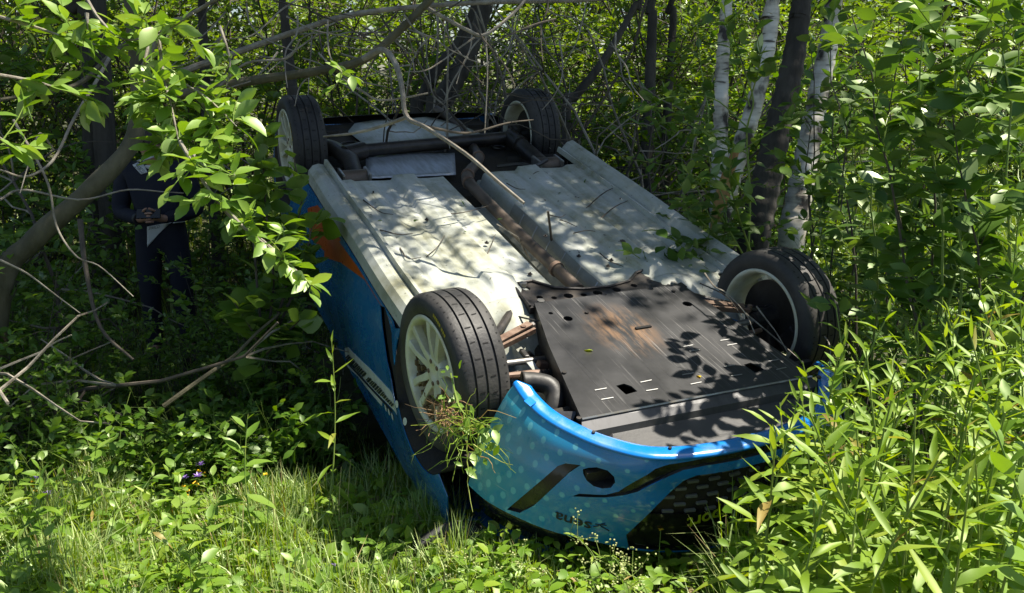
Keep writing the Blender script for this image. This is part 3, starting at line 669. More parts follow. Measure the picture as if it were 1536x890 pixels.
# inner panels of front wells, dark liners
for sgn in (-1, 1):
    mb = MB(); mb.box((sgn * .44, .05, -.25), (.03, .80, .44)); mb.build('inner_wing', M['inside_white'], car)
    for c in (0., 2.583):
        V = []; n = 17
        for q in range(n):
            th = math.radians(176 + 188 * q / (n - 1)); y, z = c + .333 * math.cos(th), -.05 + .333 * math.sin(th)
            V += [(sgn * .46, y, z), (sgn * (min(side_x(y, z) - .006, .70 if (c == 0 and y < -.22 and z > -.22) else 9)), y, z)]
        o = obj('wheel_arch_liner', mesh_np('wheel_arch_liner', V, [(2 * q, 2 * q + 1, 2 * q + 3, 2 * q + 2) for q in range(n - 1)], M['black_liner'], smooth=True), car)
        o.modifiers.new('thickness', 'SOLIDIFY').thickness = .004
    mb = MB(); mb.box((sgn * .545, -.38, -.13), (.20, .02, .30)); mb.build('front_liner', M['black_liner'], car)
mb = MB(); mb.box((.04, -.12, -.22), (.82, .82, .34), bev=.03); mb.build('engine', M['black_liner'], car)
mb = MB(); mb.box((0, .36, -.12), (1.5, .03, .30)); mb.build('bulkhead', M['inside_white'], car)
# ---- tunnel, heat shield, exhaust
zt = -.10
loft('heat_shield', [(.118, .030), (.098, -.01), (.085, -.075), (.03, -.108)], np.linspace(.36, 1.38, 24), M['shield'], car, .003)
for q in range(6):
    y = .45 + q * .16; mb = MB(); mb.tube([(.112, y, .026), (.096, y, -.008), (.080, y, -.07)], .004, 5); mb.build('shield_crease', M['alu'], car)
def cpath(L): return [cz(*p) for p in L]
ex = cpath([(868, 436, .00), (835, 404, .01), (790, 362, .02), (740, 312, .025), (712, 284, .03), (701, 270, .035), (704, 258, .04), (718, 240, .03), (712, 226, .0), (700, 205, -.03), (690, 190, -.03), (672, 176, -.02), (655, 165, -.02)])
exs = catmull(ex, 60)
mb = MB(); mb.tube(exs, [.031 + .004 * math.exp(-((k - 24) / 3) ** 2) for k in range(60)], 14)
exo = mb.build('exhaust_pipe', M['exhaust'], car, smooth=True)
for k in (5, 23, 28, 36):
    mb = MB(); t = exs[k + 1] - exs[k]; t /= np.linalg.norm(t); mb.cyl(exs[k] - t * .012, exs[k] + t * .012, .038, 14); mb.build('clamp', M['rust'], exo, smooth=True)
# ---- sump guard, subframe, undertray
GZ = .075
def flat_fn(z0): return lambda a, b, off=0.0: np.array([a, b, z0 + off])
g_out = [(-.305, .27), (-.40, -.06), (-.505, -.52), (.485, -.545), (.50, -.50), (.43, .255)]
def circ(cx_, cy_, r, n=12): return [(cx_ + r * math.cos(t), cy_ + r * math.sin(t)) for t in np.linspace(0, 2 * math.pi, n, endpoint=False)]
def sq(px, py, w, h, rot):
    c = cz(px, py, GZ); co, si = math.cos(rot), math.sin(rot)
    return [(c[0] + co * x - si * y, c[1] + si * x + co * y) for x, y in ((-w, -h), (w, -h), (w, h * .2), (w * .4, h), (-w, h))]
holes = [sq(940, 583, .026, .030, .1), sq(1131, 551, .026, .030, .1)] + [circ(*cz(x, y, GZ)[:2], r) for x, y, r in ((852, 478, .020), (1031, 456, .022), (975, 433, .016), (905, 441, .016), (826, 470, .010))]
Pg, Tg, cg = cdt(g_out, holes, .045)
guard = patch('sump_guard', Pg, Tg[cg == 0], flat_fn(GZ), M['guard'], car, uv=False, solid=.006, flip=(0, 0, -1), smooth=False)
guard['label'] = 'scratched black metal sump guard smeared with mud'
loft2 = MB()
fr = [(-.505, -.52, GZ - .001), (.485, -.545, GZ - .001)]
loft2.add([fr[0], fr[1], (.50, -.585, .055), (.475, -.60, .012), (-.525, -.575, .012), (-.525, -.56, .05)], [(0, 1, 2, 5), (5, 2, 3, 4)])
o = loft2.build('front_flange', pmat('flange_grey', (.095, .095, .10), .42, var=(.06, .06, .063), vscale=7, metal=.4, stretch=(2, 1, 1)), guard); o.modifiers.new('thickness', 'SOLIDIFY').thickness = .004
sd = MB(); sd.add([(-.305, .27, GZ - .002), (-.40, -.06, GZ - .002), (-.505, -.52, GZ - .002), (-.50, -.50, -.02), (-.385, -.06, -.06), (-.30, .27, -.06)], [(0, 1, 4, 5), (1, 2, 3, 4)])
o = sd.build('side_flange', M['black_metal'], guard); o.modifiers.new('thickness', 'SOLIDIFY').thickness = .004
sd = MB(); sd.add([(.43, .255, GZ - .002), (.50, -.50, GZ - .002), (.485, -.49, -.02), (.42, .255, -.06)], [(0, 1, 2, 3)])
o = sd.build('side_flange', M['black_metal'], guard); o.modifiers.new('thickness', 'SOLIDIFY').thickness = .004
mb = MB(); mb.tube([(-.506, -.521, GZ + .002), (0, -.533, GZ + .003), (.486, -.546, GZ + .002)], .0045, 6); mb.build('bent_edge', M['steel'], guard)
lv = MB(); lv.box((0, 0, 0), (.050, .004, .003), bev=.001); lv_me = mesh_np('louvre', lv.v, lv.f, pmat('louvre_grey', (.24, .24, .235), .5, metal=.3))
for px, py in ((901, 584), (911, 598), (969, 572), (978, 585), (1032, 519), (1042, 526), (1032, 561), (1044, 575), (1088, 510), (1098, 517), (1094, 549), (1105, 563), (1160, 541), (1172, 553)):
    p = cz(px, py, GZ + .002); o = obj('louvre', lv_me, guard); o.location = p; o.rotation_euler = (.3, 0, random.uniform(-.05, .05))
hd = MB(); p = cz(965, 491, GZ + .004); hd.box(p, (.075, .014, .006), bev=.002); hd.build('jacking_slot', M['rubber_dark'], guard)
for px, py in ((868, 629), (1228, 567), (880, 470), (1010, 438), (846, 560)):
    mb = MB(); p = cz(px, py, GZ); mb.cyl(p, p + [0, 0, .007], .009, 8); mb.build('bolt', M['black_metal'], guard)
s_out = [(-.33, .255), (-.335, .36), (-.32, .46), (-.22, .47), (-.15, .385), (-.03, .345), (.10, .335), (.22, .36), (.29, .42), (.36, .44), (.45, .40), (.46, .25)]
sh = [circ(-.27, .42, .018), circ(-.25, .33, .015), circ(-.19, .31, .013), circ(-.12, .31, .022), circ(-.05, .30, .015), circ(.02, .30, .022), circ(.12, .305, .02), circ(.22, .32, .016), circ(.36, .39, .02), circ(.37, .30, .014)]
Pu, Tu, cu_ = cdt(s_out, sh, .04)
sub = patch('subframe', Pu, Tu[cu_ == 0], flat_fn(.062), M['black_metal'], car, uv=False, solid=.03, flip=(0, 0, -1), smooth=False)
mb = MB(); mb.tube([(-.33, .26, .068), (-.32, .46, .068), (-.22, .47, .068), (-.15, .385, .068), (-.03, .345, .066), (.10, .335, .066), (.22, .36, .066), (.29, .42, .068), (.36, .44, .068), (.45, .40, .068)], .007, 6); mb.build('rolled_edge', M['black_metal'], sub)
for x, y in ((-.275, .445), (.40, .41), (-.27, .28), (.40, .27)):
    mb = MB(); mb.cyl((x, y, .062), (x, y, .078), .017, 6); mb.build('bolt', M['steel'], sub)
tray_out = [(-.44, -.645), (-.405, -.57), (.42, -.59), (.455, -.655), (.37, -.735), (.2, -.765), (0, -.775), (-.2, -.765), (-.36, -.725)]
Pt, Tt, _c = cdt(tray_out, [], .06)
tray = patch('undertray', Pt, Tt, lambda a, b, off=0.: np.array([a, b, .028 + .10 * (b + .6) * .3 + off]), M['grey_tray'], car, uv=False, solid=.004, flip=(0, 0, -1), smooth=False)
mb = MB(); mb.add([(-.44, -.645, .022), (-.405, -.57, .030), (-.46, -.55, -.03), (-.50, -.62, -.03)], [(0, 1, 2, 3)]); o = mb.build('tray_wing', M['grey_tray'], tray); o.modifiers.new('thickness', 'SOLIDIFY').thickness = .004
mb = MB(); mb.add([cz(833, 617, .045), cz(865, 618, .05), cz(857, 636, .02), cz(832, 633, .02)], [(0, 1, 2, 3)]); o = mb.build('bracket', M['grey_tray'], car); o.modifiers.new('thickness', 'SOLIDIFY').thickness = .006
# ---- cooling duct elbow at the near corner
mb = MB(); el = [cz(783, 573, .035), cz(800, 573, .035), cz(822, 578, .03), cz(832, 592, .01), cz(830, 612, -.02), cz(815, 635, -.07)]
elc = catmull(el, 22); rr_ = [.040, .038] + [.036] * 20; mb.tube(elc, rr_, 20, cap=False); o = mb.build('cooling_duct', M['black_plastic'], car, smooth=True); o.modifiers.new('thickness', 'SOLIDIFY').thickness = .003
# ---- front suspension
for sgn in (-1, 1):
    arm = MB()
    arm.tube([(sgn * .36, .16, .035), (sgn * .52, .10, .035), (sgn * .73, .01, .03)], [.018, .015, .018], 8)
    arm.tube([(sgn * .34, .36, .03), (sgn * .50, .18, .03), (sgn * .65, .03, .03)], [.022, .017, .02], 8)
    ao = arm.build('lower_arm', M['black_metal'], car, smooth=True)
    b2 = MB(); b2.box((sgn * .50, .095, .052), (.27, .032, .008), Matrix.Rotation(-sgn * .45, 3, 'Z')); b2.build('arm_flange', M['rust'], ao)
    b3 = MB(); b3.box((sgn * .50, .055, .045), (.27, .012, .022), Matrix.Rotation(-sgn * .42, 3, 'Z')); b3.build('arm_flange', M['rust'], ao)
    for x, y in ((.42, .13), (.56, .06), (.64, .02)):
        b4 = MB(); b4.cyl((sgn * x, y, .03), (sgn * x, y, .062), .011, 8); b4.build('bolt', M['rust'], ao)
    tr = MB(); tr.tube([(sgn * .34, -.10, -.03), (sgn * .47, -.09, -.02), (sgn * .64, -.08, -.01)], [.012, .016, .011], 8); tr.build('tie_rod', M['rust'], car, smooth=True)
    bo = MB(); bo.lathe([(0, .012)] + [(sgn * .012 * q, .026 if q % 2 else .019) for q in range(1, 9)] + [(sgn * .11, .012)], (sgn * .36, -.10, -.03), seg=14); bo.build('steering_boot', M['rubber_dark'], car, smooth=True)
    ds = MB(); ds.tube([(sgn * .30, .03, -.05), (sgn * .66, .0, -.01)], .014, 10); ds.build('drive_shaft', M['steel'], car, smooth=True)
    st_ = MB(); st_.tube([(sgn * .58, .03, -.02), (sgn * .54, .05, -.46)], .028, 12); sto = st_.build('strut', M['paint_lip'], car, smooth=True); sto.data.uv_layers.new(name='UVMap')
    sp = MB(); sp.tube([(sgn * (.57 - .03 * t) + .055 * math.cos(t * 34), .035 + .055 * math.sin(t * 34), -.12 - .3 * t) for t in np.linspace(0, 1, 70)], .007, 6); sp.build('coil_spring', M['rust'], sto, smooth=True)
wr = MB(); wr.tube(catmull([cz(829, 500, .07), cz(838, 530, .02), cz(846, 560, .02), cz(860, 590, .04), cz(866, 612, .05)], 20), .0035, 6); wr.build('hose', M['grey_tray'], car, smooth=True)
wr = MB(); wr.tube(catmull([cz(760, 470, .02), cz(790, 478, .04), cz(820, 482, .05), cz(838, 470, .06)], 16), .004, 6); wr.build('hose', M['black_plastic'], car, smooth=True)
for k_ in range(9):
    mb = MB(); px, py = random.uniform(775, 840), random.uniform(500, 600); p = cz(px, py, random.uniform(-.12, -.03)); mb.box(p, (random.uniform(.02, .06), random.uniform(.02, .06), random.uniform(.02, .06)), Matrix.Rotation(random.uniform(0, 3), 3, 'Y'), .006); mb.build('engine_bracket', M[random.choice(['black_metal', 'steel', 'black_plastic', 'rust'])], car)

# ---- wheels
tyre_prof_h = [(-.085, .222), (-.098, .245), (-.100, .268), (-.094, .288), (-.082, .299), (-.070, .3035)]
def groove(x): return [(x - .0045, .3045), (x - .0035, .297), (x + .0035, .297), (x + .0045, .3045)]
tp = tyre_prof_h + groove(-.045)[:] + groove(-.002) + groove(.045) + [(-a, b) for a, b in tyre_prof_h[::-1]]
def wheel_meshes():
    t = MB(); t.lathe(tp, (0, 0, 0), seg=96)
    t.mi = 1
    rs = random.Random(5)
    for k in range(64):                                     # short transverse sipes between the grooves
        th = 2 * math.pi * k / 64
        for x0, x1 in ((-.080, -.054), (-.038, -.010), (.010, .036), (.056, .082)):
            th2 = th + (.03 if x0 > 0 else 0); xa = x0 + rs.uniform(0, .006); xb = x1 - rs.uniform(0, .006); sk = rs.uniform(-.010, .010); r = .3052 if abs(x0) < .05 else .3028
            P = []
            for x, s in ((xa, -1), (xb, -1), (xb, 1), (xa, 1)):
                a_ = th2 + s * .0085 + (sk if x == xb else 0); P.append((x, r * math.cos(a_), r * math.sin(a_)))
            if k % 2 == 0 or x0 < -.05 or (abs(x0) > .05 and k % 3): t.add(P, [(0, 1, 2, 3)])
    t.mi = 2
    for k in range(5):                                      # faded yellow sidewall marks on the outer face
        for s in range(2):
            th = 1.35 + s * .28 + (k * .05); P = [(-.1005, r * math.cos(a_), r * math.sin(a_)) for r, a_ in ((.262, th), (.262, th + .038), (.276, th + .038), (.276, th))]
            if s == 0 or k < 3: t.add(P, [(0, 1, 2, 3)])
    ty = mesh_np('tyre', t.v, t.f, [M['rubber'], M['rubber_dark'], M['tyre_print']], t.m)
    bm = bmesh.new(); bm.from_mesh(ty); bmesh.ops.recalc_face_normals(bm, faces=bm.faces); bm.to_mesh(ty); bm.free()
    ty.polygons.foreach_set('use_smooth', np.ones(len(ty.polygons), bool)); ty.set_sharp_from_angle(angle=math.radians(35))
    r = MB(); r.lathe([(-.092, .226), (-.097, .220), (-.094, .208), (-.084, .203), (-.05, .198), (.0, .192), (.06, .197), (.086, .206), (.094, .213), (.096, .222), (.090, .226)], (0, 0, 0), seg=72)
    rm = mesh_np('wheel', r.v, r.f, M['rim'], smooth=True)
    md_ = MB()
    # split spoke, root at hub, pointing along +y
    for sgn in (-1, 1):
        pts = [(-.062, .045, sgn * .014), (-.070, .09, sgn * .022), (-.076, .14, sgn * .036), (-.078, .204, sgn * .046)]
        w = [.017, .015, .013, .016]; V = []
        for (x, y, z), ww in zip(pts, w): V += [(x - .010, y, z - ww), (x - .010, y, z + ww), (x + .022, y, z + ww * .8), (x + .022, y, z - ww * .8)]
        Fc = [(0, 1, 2, 3), (12, 15, 14, 13)]
        for q in range(3):
            for e in range(4): Fc.append((q * 4 + e, q * 4 + (e + 1) % 4, q * 4 + 4 + (e + 1) % 4, q * 4 + 4 + e))
        md_.add(V, Fc)
    sp = mesh_np('spoke', md_.v, md_.f, M['rim'])
    bm = bmesh.new(); bm.from_mesh(sp); bmesh.ops.recalc_face_normals(bm, faces=bm.faces); bmesh.ops.bevel(bm, geom=[e for e in bm.edges], offset=.002, segments=1, affect='EDGES'); bm.to_mesh(sp); bm.free()
    h = MB(); h.lathe([(-.060, .001), (-.064, .018), (-.066, .030), (-.074, .036), (-.074, .066), (-.066, .074), (-.03, .076), (.0, .07), (.0, .001)], (0, 0, 0), seg=30)
    hb = mesh_np('hub', h.v, h.f, M['rim'], smooth=True)
    d = MB(); d.lathe([(.0, .02), (.0, .165), (.020, .165), (.020, .02)], (0, 0, 0), seg=40); dc = mesh_np('brake_disc', d.v, d.f, M['disc'])
    l = MB(); l.cyl((-.078, 0, 0), (-.06, 0, 0), .009, 6); lg = mesh_np('wheel_nut', l.v, l.f, M['rust'])
    k = MB(); k.box((.005, .11, -.09), (.07, .12, .08), Matrix.Rotation(.7, 3, 'X'), .012); cl_ = mesh_np('caliper', k.v, k.f, M['black_metal'])
    u = MB(); u.tube([(.02, 0, 0), (.12, 0, 0)], [.055, .03], 14); u.box((.05, .0, -.07), (.04, .07, .13), None, .01); up = mesh_np('upright', u.v, u.f, M['black_metal'])
    return ty, rm, sp, hb, dc, lg, cl_, up
WM = wheel_meshes()
for (x, y, z, steer, far, rear) in ((-.775, 0, 0, .075, False, False), (.775, 0, 0, .075, True, False), (-.775, 2.583, 0, 0, False, True), (.775, 2.583, 0, 0, True, True)):
    w = obj('wheel', WM[1], car); w.location = (x, y, z)
    w.rotation_euler = (random.uniform(0, 1) if not (not far and not rear) else .3, 0, steer + (math.pi if far else 0))
    w['label'] = 'cream multi spoke wheel with black tyre'
    obj('tyre', WM[0], w)
    for k in range(5):
        s = obj('spoke', WM[2], w); s.rotation_euler = (2 * math.pi * k / 5, 0, 0)
        n = obj('wheel_nut', WM[5], w); a_ = 2 * math.pi * (k + .5) / 5; n.location = (0, .046 * math.cos(a_), .046 * math.sin(a_))
    for me_, nm in ((WM[3], 'hub'), (WM[4], 'brake_disc'), (WM[6], 'caliper'), (WM[7], 'upright')): obj(nm, me_, w)

# ---- rear: tank panel, beam, arms, boot floor
mb = MB(); tk = [cz(548, 268, .0), cz(684, 262, .0), cz(682, 229, -.01), cz(549, 233, -.01)]
V = []
for q in range(14):
    u = q / 13
    for r in range(9):
        v = r / 8; p = (np.array(tk[0]) * (1 - u) + np.array(tk[1]) * u) * (1 - v) + (np.array(tk[3]) * (1 - u) + np.array(tk[2]) * u) * v
        V.append(p + [0, 0, .003 * math.sin(u * 9) * math.sin(v * 5) + .006 * math.sin(math.pi * v) + .0015 * math.sin(u * 31)])
o = obj('tank_panel', mesh_np('tank_panel', V, [(q * 9 + r, (q + 1) * 9 + r, (q + 1) * 9 + r + 1, q * 9 + r + 1) for q in range(13) for r in range(8)], M['alu'], smooth=True), car); o.modifiers.new('thickness', 'SOLIDIFY').thickness = .004
mb = MB(); mb.box((0, 2.2, -.16), (1.4, .9, .20)); mb.build('tank_well', M['black_liner'], car)
bf = [cz(522, 196, -.02), cz(532, 184, -.02), cz(560, 179, -.03), (cz(640, 174, -.03)), cz(652, 176, -.03), cz(690, 186, -.02), cz(735, 205, -.02), cz(690, 208, -.02), cz(552, 215, -.02), cz(540, 210, -.02)]
mid = np.mean(bf, 0)
V = [mid + [0, 0, .006]]; n = len(bf)
for f_ in (.4, .75, 1.0):
    for q in range(n): V.append(mid + (np.array(bf[q]) - mid) * f_ + [0, 0, random.uniform(-.006, .012) if f_ < 1 else -.01])
Fc = [(0, 1 + q, 1 + (q + 1) % n) for q in range(n)] + [(1 + r * n + q, 1 + (r + 1) * n + q, 1 + (r + 1) * n + (q + 1) % n, 1 + r * n + (q + 1) % n) for r in range(2) for q in range(n)]
o = obj('boot_floor', mesh_np('boot_floor', V, Fc, M['under'], smooth=True), car); o.modifiers.new('thickness', 'SOLIDIFY').thickness = .004
mb = MB(); mb.box((.0, 2.85, -.12), (1.25, .60, .14)); mb.build('boot_well', M['black_liner'], car)
rb = MB()
Lr = [(-.80, 2.98, -.05), (-.74, 3.10, -.02), (-.5, 3.16, .0), (0, 3.19, .0), (.5, 3.16, .0), (.74, 3.10, -.02), (.80, 2.98, -.05)]
Lc = catmull(Lr, 30); V = []
for p in Lc: V += [p + [0, -.05, .0], p + [0, 0, -.015], p + [0, .02, -.12], p + [0, .0, -.35]]
o = obj('rear_bumper', mesh_np('rear_bumper', V, [(q * 4 + r, q * 4 + r + 1, q * 4 + 5 + r, q * 4 + 4 + r) for q in range(29) for r in range(3)], M['black_plastic'], smooth=True), car); o.modifiers.new('thickness', 'SOLIDIFY').thickness = .004
bmL, bmR = cz(545, 226, .03), cz(765, 206, .03)
ax = MB(); ax.tube([bmL, bmL * .66 + bmR * .34, bmL * .34 + bmR * .66, bmR], .040, 14); axo = ax.build('axle_beam', M['black_metal'], car, smooth=True)
for sgn, e in ((-1, bmL), (1, bmR)):
    ta = MB(); ta.tube([(sgn * .60, 1.98, .0), (sgn * .57, 2.2, .03), (sgn * .60, 2.45, .02), (sgn * .66, 2.62, .0)], [.045, .05, .045, .04], 12); ta.box((sgn * .66, 2.58, .0), (.04, .15, .15), None, .012); ta.tube([e, (sgn * .58, 2.3, .03)], .055, 12)
    ta.build('trailing_arm', M['black_metal'], car, smooth=True)
    bu = MB(); bu.cyl((sgn * .54, 1.98, 0), (sgn * .68, 1.98, 0), .055, 18); bu.build('arm_bush', M['exhaust'], car, smooth=True)
    br = MB(); br.box((sgn * .535, 1.97, .0), (.015, .13, .11), None, .005); br.box((sgn * .685, 1.97, .0), (.015, .13, .11), None, .005); br.build('bush_bracket', M['steel'], car)
    for y, z in ((1.93, .04), (2.02, .04), (1.93, -.04)):
        bo = MB(); bo.cyl((sgn * .526, y, z), (sgn * .545, y, z), .014, 6); bo.build('bolt', M['steel'], car)
    sp = MB(); sp.tube([(sgn * .50 + .055 * math.cos(t * 31), 2.50 + .055 * math.sin(t * 31), .03 - .2 * t) for t in np.linspace(0, 1, 60)], .008, 6); sp.build('coil_spring', M['black_metal'], car, smooth=True)
    da = MB(); da.tube([(sgn * .60, 2.72, .02), (sgn * .58, 2.78, -.3)], .026, 12); da.build('damper', M['black_metal'], car, smooth=True)
    ir = MB(); ir.box((sgn * .70, 2.22, -.14), (.03, .35, .16)); ir.build('inner_panel', M['inside_white'], car)
mb = MB(); mb.tube(catmull([cz(745, 250, .03), cz(780, 246, .05), cz(800, 250, .06), cz(820, 240, .05)], 12), .012, 8); mb.build('brake_hose', M['black_plastic'], car, smooth=True)
# ================================================================== VEGETATION
def leaf_tmpl(w=.45, peak=.4, seg=3, fold=.25, droop=.15, wav=0.):
    """leaf along +y, length 1, midrib fold, returns V, F"""
    ts = np.linspace(0, 1, seg + 1); V = []; Fc = []
    def hw(t): return w / 2 * (math.sin(math.pi * t ** (math.log(.5) / math.log(peak))) if 0 < t < 1 else 0)
    for i, t in enumerate(ts):
        z = -droop * t * t
        if i in (0, seg): V.append((0, t, z))
        else:
            h = hw(t); V += [(-h, t + .02 * math.sin(9 * t), z + fold * h + wav * math.sin(7 * t)), (0, t, z), (h, t, z + fold * h - wav * math.sin(6 * t))]
    Fc += [(0, 2, 1), (0, 3, 2)]
    for i in range(1, seg - 1):
        a = 1 + (i - 1) * 3; b = a + 3; Fc += [(a, a + 1, b + 1, b), (a + 1, a + 2, b + 2, b + 1)]
    a = 1 + (seg - 2) * 3; e = len(V) - 1; Fc += [(a, a + 1, e), (a + 1, a + 2, e)]
    return np.array(V), Fc
def tri(Fc):
    out = []
    for f in Fc:
        for k in range(1, len(f) - 1): out.append((f[0], f[k], f[k + 1]))
    return np.array(out)
KITE = (np.array([(0, 0, 0), (-.24, .42, .05), (0, 1, -.08), (.24, .42, .05)]), np.array([(0, 2, 1), (0, 3, 2)]))
KITE_ROUND = (np.array([(0, 0, 0), (-.36, .5, .07), (0, 1, -.08), (.36, .5, .07)]), np.array([(0, 2, 1), (0, 3, 2)]))
def frames(D, U):
    D = D / (np.linalg.norm(D, axis=1, keepdims=True) + 1e-9); Z = U - D * (U * D).sum(1, keepdims=True); Z /= (np.linalg.norm(Z, axis=1, keepdims=True) + 1e-9)
    X = np.cross(D, Z); return np.stack([X, D, Z], 1)        # rows: x,y,z axes
def mass_leaves(P, D, U, S, tm):
    Vt, Ft = tm; Ft = tri(Ft) if not isinstance(Ft, np.ndarray) else Ft
    R = frames(D, U); n = len(P); k = len(Vt)
    V = (np.einsum('ki,nij->nkj', Vt, R) * S[:, None, None] + P[:, None, :]).reshape(-1, 3)
    return V, (Ft[None] + (np.arange(n) * k)[:, None, None]).reshape(-1, 3)
def rv(n, r=None): return (r or rng).normal(size=(n, 3))
def unit(v): v = np.asarray(v, float); return v / (np.linalg.norm(v) + 1e-9)
def wander(p, d, L, n, r, bend=.25, lift=0.0):
    """wobbly polyline"""
    P = [np.array(p, float)]; d = unit(d)
    for i in range(n):
        d = unit(d + r.normal(size=3) * bend / math.sqrt(n) + np.array([0, 0, lift / n])); P.append(P[-1] + d * L / n)
    return np.array(P)
def anchors(poly, n, r, t0=.15, spread=.9, up=.2):
    """leaf base points along a twig, alternate sides"""
    L = len(poly) - 1; ts = np.sort(r.uniform(t0, 1, n)) * L; i = np.minimum(ts.astype(int), L - 1); u = (ts - i)[:, None]
    P = poly[i] * (1 - u) + poly[i + 1] * u; T = poly[i + 1] - poly[i]; T /= np.linalg.norm(T, axis=1, keepdims=True) + 1e-9
    side = np.cross(T, np.array([0, 0, 1.])); side /= np.linalg.norm(side, axis=1, keepdims=True) + 1e-9
    sg = np.where(np.arange(n) % 2 == 0, 1, -1)[:, None]
    D = T * .6 + side * sg * spread + r.normal(size=(n, 3)) * .35 + np.array([0, 0, up])
    return P, D
def shrub_geo(seed, H, spread, nstem, ntwig, nleaf, leaf, tm, base_clear=.1, twigL=.45, rad=.012, droop=.0, updir=.9):
    r = np.random.default_rng(seed); sm = MB(); PP = []; DD = []
    for s in range(nstem):
        th = r.uniform(0, 2 * math.pi); st = r.uniform(0, .12) * spread
        d = np.array([math.cos(th) * spread / H * r.uniform(.2, 1), math.sin(th) * spread / H * r.uniform(.2, 1), 1.])
        h = H * r.uniform(.7, 1.05); st_ = wander((st * math.cos(th), st * math.sin(th), -.05), d, h, 7, r, .35, .1)
        sm.tube(st_, np.linspace(rad, rad * .3, 8), 5, cap=False)
        for t in range(ntwig):
            q = r.uniform(base_clear, 1) * 6.99; i = int(q); p = st_[i] + (st_[i + 1] - st_[i]) * (q - i)
            dr = r.normal(size=3); dr[2] = abs(dr[2]) * updir - droop; tw = wander(p, dr, twigL * r.uniform(.5, 1.25), 4, r, .5, -.1)
            sm.tube(tw, np.linspace(rad * .35, rad * .15, 5), 3, cap=False)
            a, b = anchors(tw, nleaf, r); PP.append(a); DD.append(b)
    P = np.vstack(PP); D = np.vstack(DD); n = len(P)
    U = np.array([0, 0, 1.]) + r.normal(size=(n, 3)) * .55
    V, Fc = mass_leaves(P, D, U, leaf * r.uniform(.6, 1.2, n), tm)
    return sm, V, Fc
def shrub_proto(name, seed, mat, smat, **k):
    sm, V, Fc = shrub_geo(seed, **k)
    return mesh_np(name + '_stems', sm.v, sm.f, smat, smooth=True), mesh_np(name + '_foliage', V, Fc, mat)
def place_shrub(proto, name, loc, label, cat, group=None, sc=1., rz=None):
    e = empty(name, loc, label, cat, group); e.rotation_euler = (0, 0, random.uniform(0, 6.28) if rz is None else rz); e.scale = (sc, sc, sc * random.uniform(.92, 1.08))
    obj('stems', proto[0], e)['kind'] = 'stuff'; obj('foliage', proto[1], e)['kind'] = 'stuff'
    return e
def G(x, y): return (x, y, gh(x, y))

# ---- far bushes and wood edge (lit from above, seen through the gaps)
far = [shrub_proto('far%d' % i, 100 + i, M['leaf_back'], M['twig_dark'], H=3.6, spread=1.5, nstem=9, ntwig=34, nleaf=15, leaf=.085, tm=KITE, base_clear=.05, twigL=.7, rad=.018) for i in range(4)]
LB = 'sunlit leafy bush at the wood edge behind the wreck'
r_ = random.Random(11)
spots = []
for x in np.arange(-8.5, 4.0, 1.15): spots.append((x + r_.uniform(-.4, .4), 9.3 + r_.uniform(-.9, .9), r_.uniform(.85, 1.15)))
for x in np.arange(-12, 6, 1.7): spots.append((x + r_.uniform(-.5, .5), 12.5 + r_.uniform(-1, 1), r_.uniform(1.0, 1.4)))
for x in np.arange(3.5, 11, 1.5): spots.append((x + r_.uniform(-.5, .5), 15.0 + r_.uniform(-1.5, 1.5), r_.uniform(.9, 1.3)))
for x in np.arange(-16, 20, 2.4): spots.append((x + r_.uniform(-.6, .6), 19 + r_.uniform(-1.5, 1.5), r_.uniform(1.9, 2.5)))
for x in np.arange(-22, 26, 3.4): spots.append((x + r_.uniform(-.6, .6), 27 + r_.uniform(-1.5, 1.5), r_.uniform(2.9, 3.6)))
for i, (x, y, s) in enumerate(spots): place_shrub(far[i % 4], 'bush', G(x, y), LB, 'bush', 'bushes along the wood edge', s)
# ---- forest trees: shared crown prototypes
def crown_geo(seed, R, H, nclump, nl, leaf, tm, hole=.35):
    r = np.random.default_rng(seed); PP = []; sm = MB()
    for c in range(nclump):
        d = unit(r.normal(size=3)); f = r.uniform(.25, 1) ** .6; c0 = d * f * np.array([R, R, H / 2])
        tw = wander(c0 * .35, c0 - c0 * .35, np.linalg.norm(c0) * .75, 4, r, .4); sm.tube(tw, np.linspace(.02, .006, 5), 4, cap=False)
        cr = r.uniform(.25, .55); PP.append(tw[-1] + r.normal(size=(nl, 3)) * cr * np.array([.55, .55, .4]))
    P = np.vstack(PP); n = len(P); V, Fc = mass_leaves(P, r.normal(size=(n, 3)) + [0, 0, -.3], np.array([0, 0, 1.]) + r.normal(size=(n, 3)) * .6, leaf * r.uniform(.7, 1.2, n), tm)
    return mesh_np('crown_limbs', sm.v, sm.f, M['twig_dark']), mesh_np('crown', V, Fc, M['leaf_back'])
crownA = [crown_geo(300 + i, 1.7, 2.6, 42, 130, .085, KITE_ROUND) for i in range(2)]      # airy
crownB = [crown_geo(310 + i, 1.9, 2.4, 70, 190, .095, KITE_ROUND) for i in range(2)]      # dense
def add_crown(tree, c, proto, sc=1.0, sz=None):
    for nm, me in (('limbs', proto[0]), ('crown', proto[1])):
        o = obj(nm, me, tree); o.location = Vector(c) - tree.location; o.rotation_euler = (0, 0, random.uniform(0, 6.28)); o.scale = (sc, sc, sz or sc)
        o['kind'] = 'stuff'
def px_path(L, d0, d1=None, n=None):
    d1 = d0 if d1 is None else d1; k = len(L); P = [tuple(at(x, y, d0 + (d1 - d0) * i / (k - 1))) for i, (x, y) in enumerate(L)]
    return catmull(P, n or (k * 4))
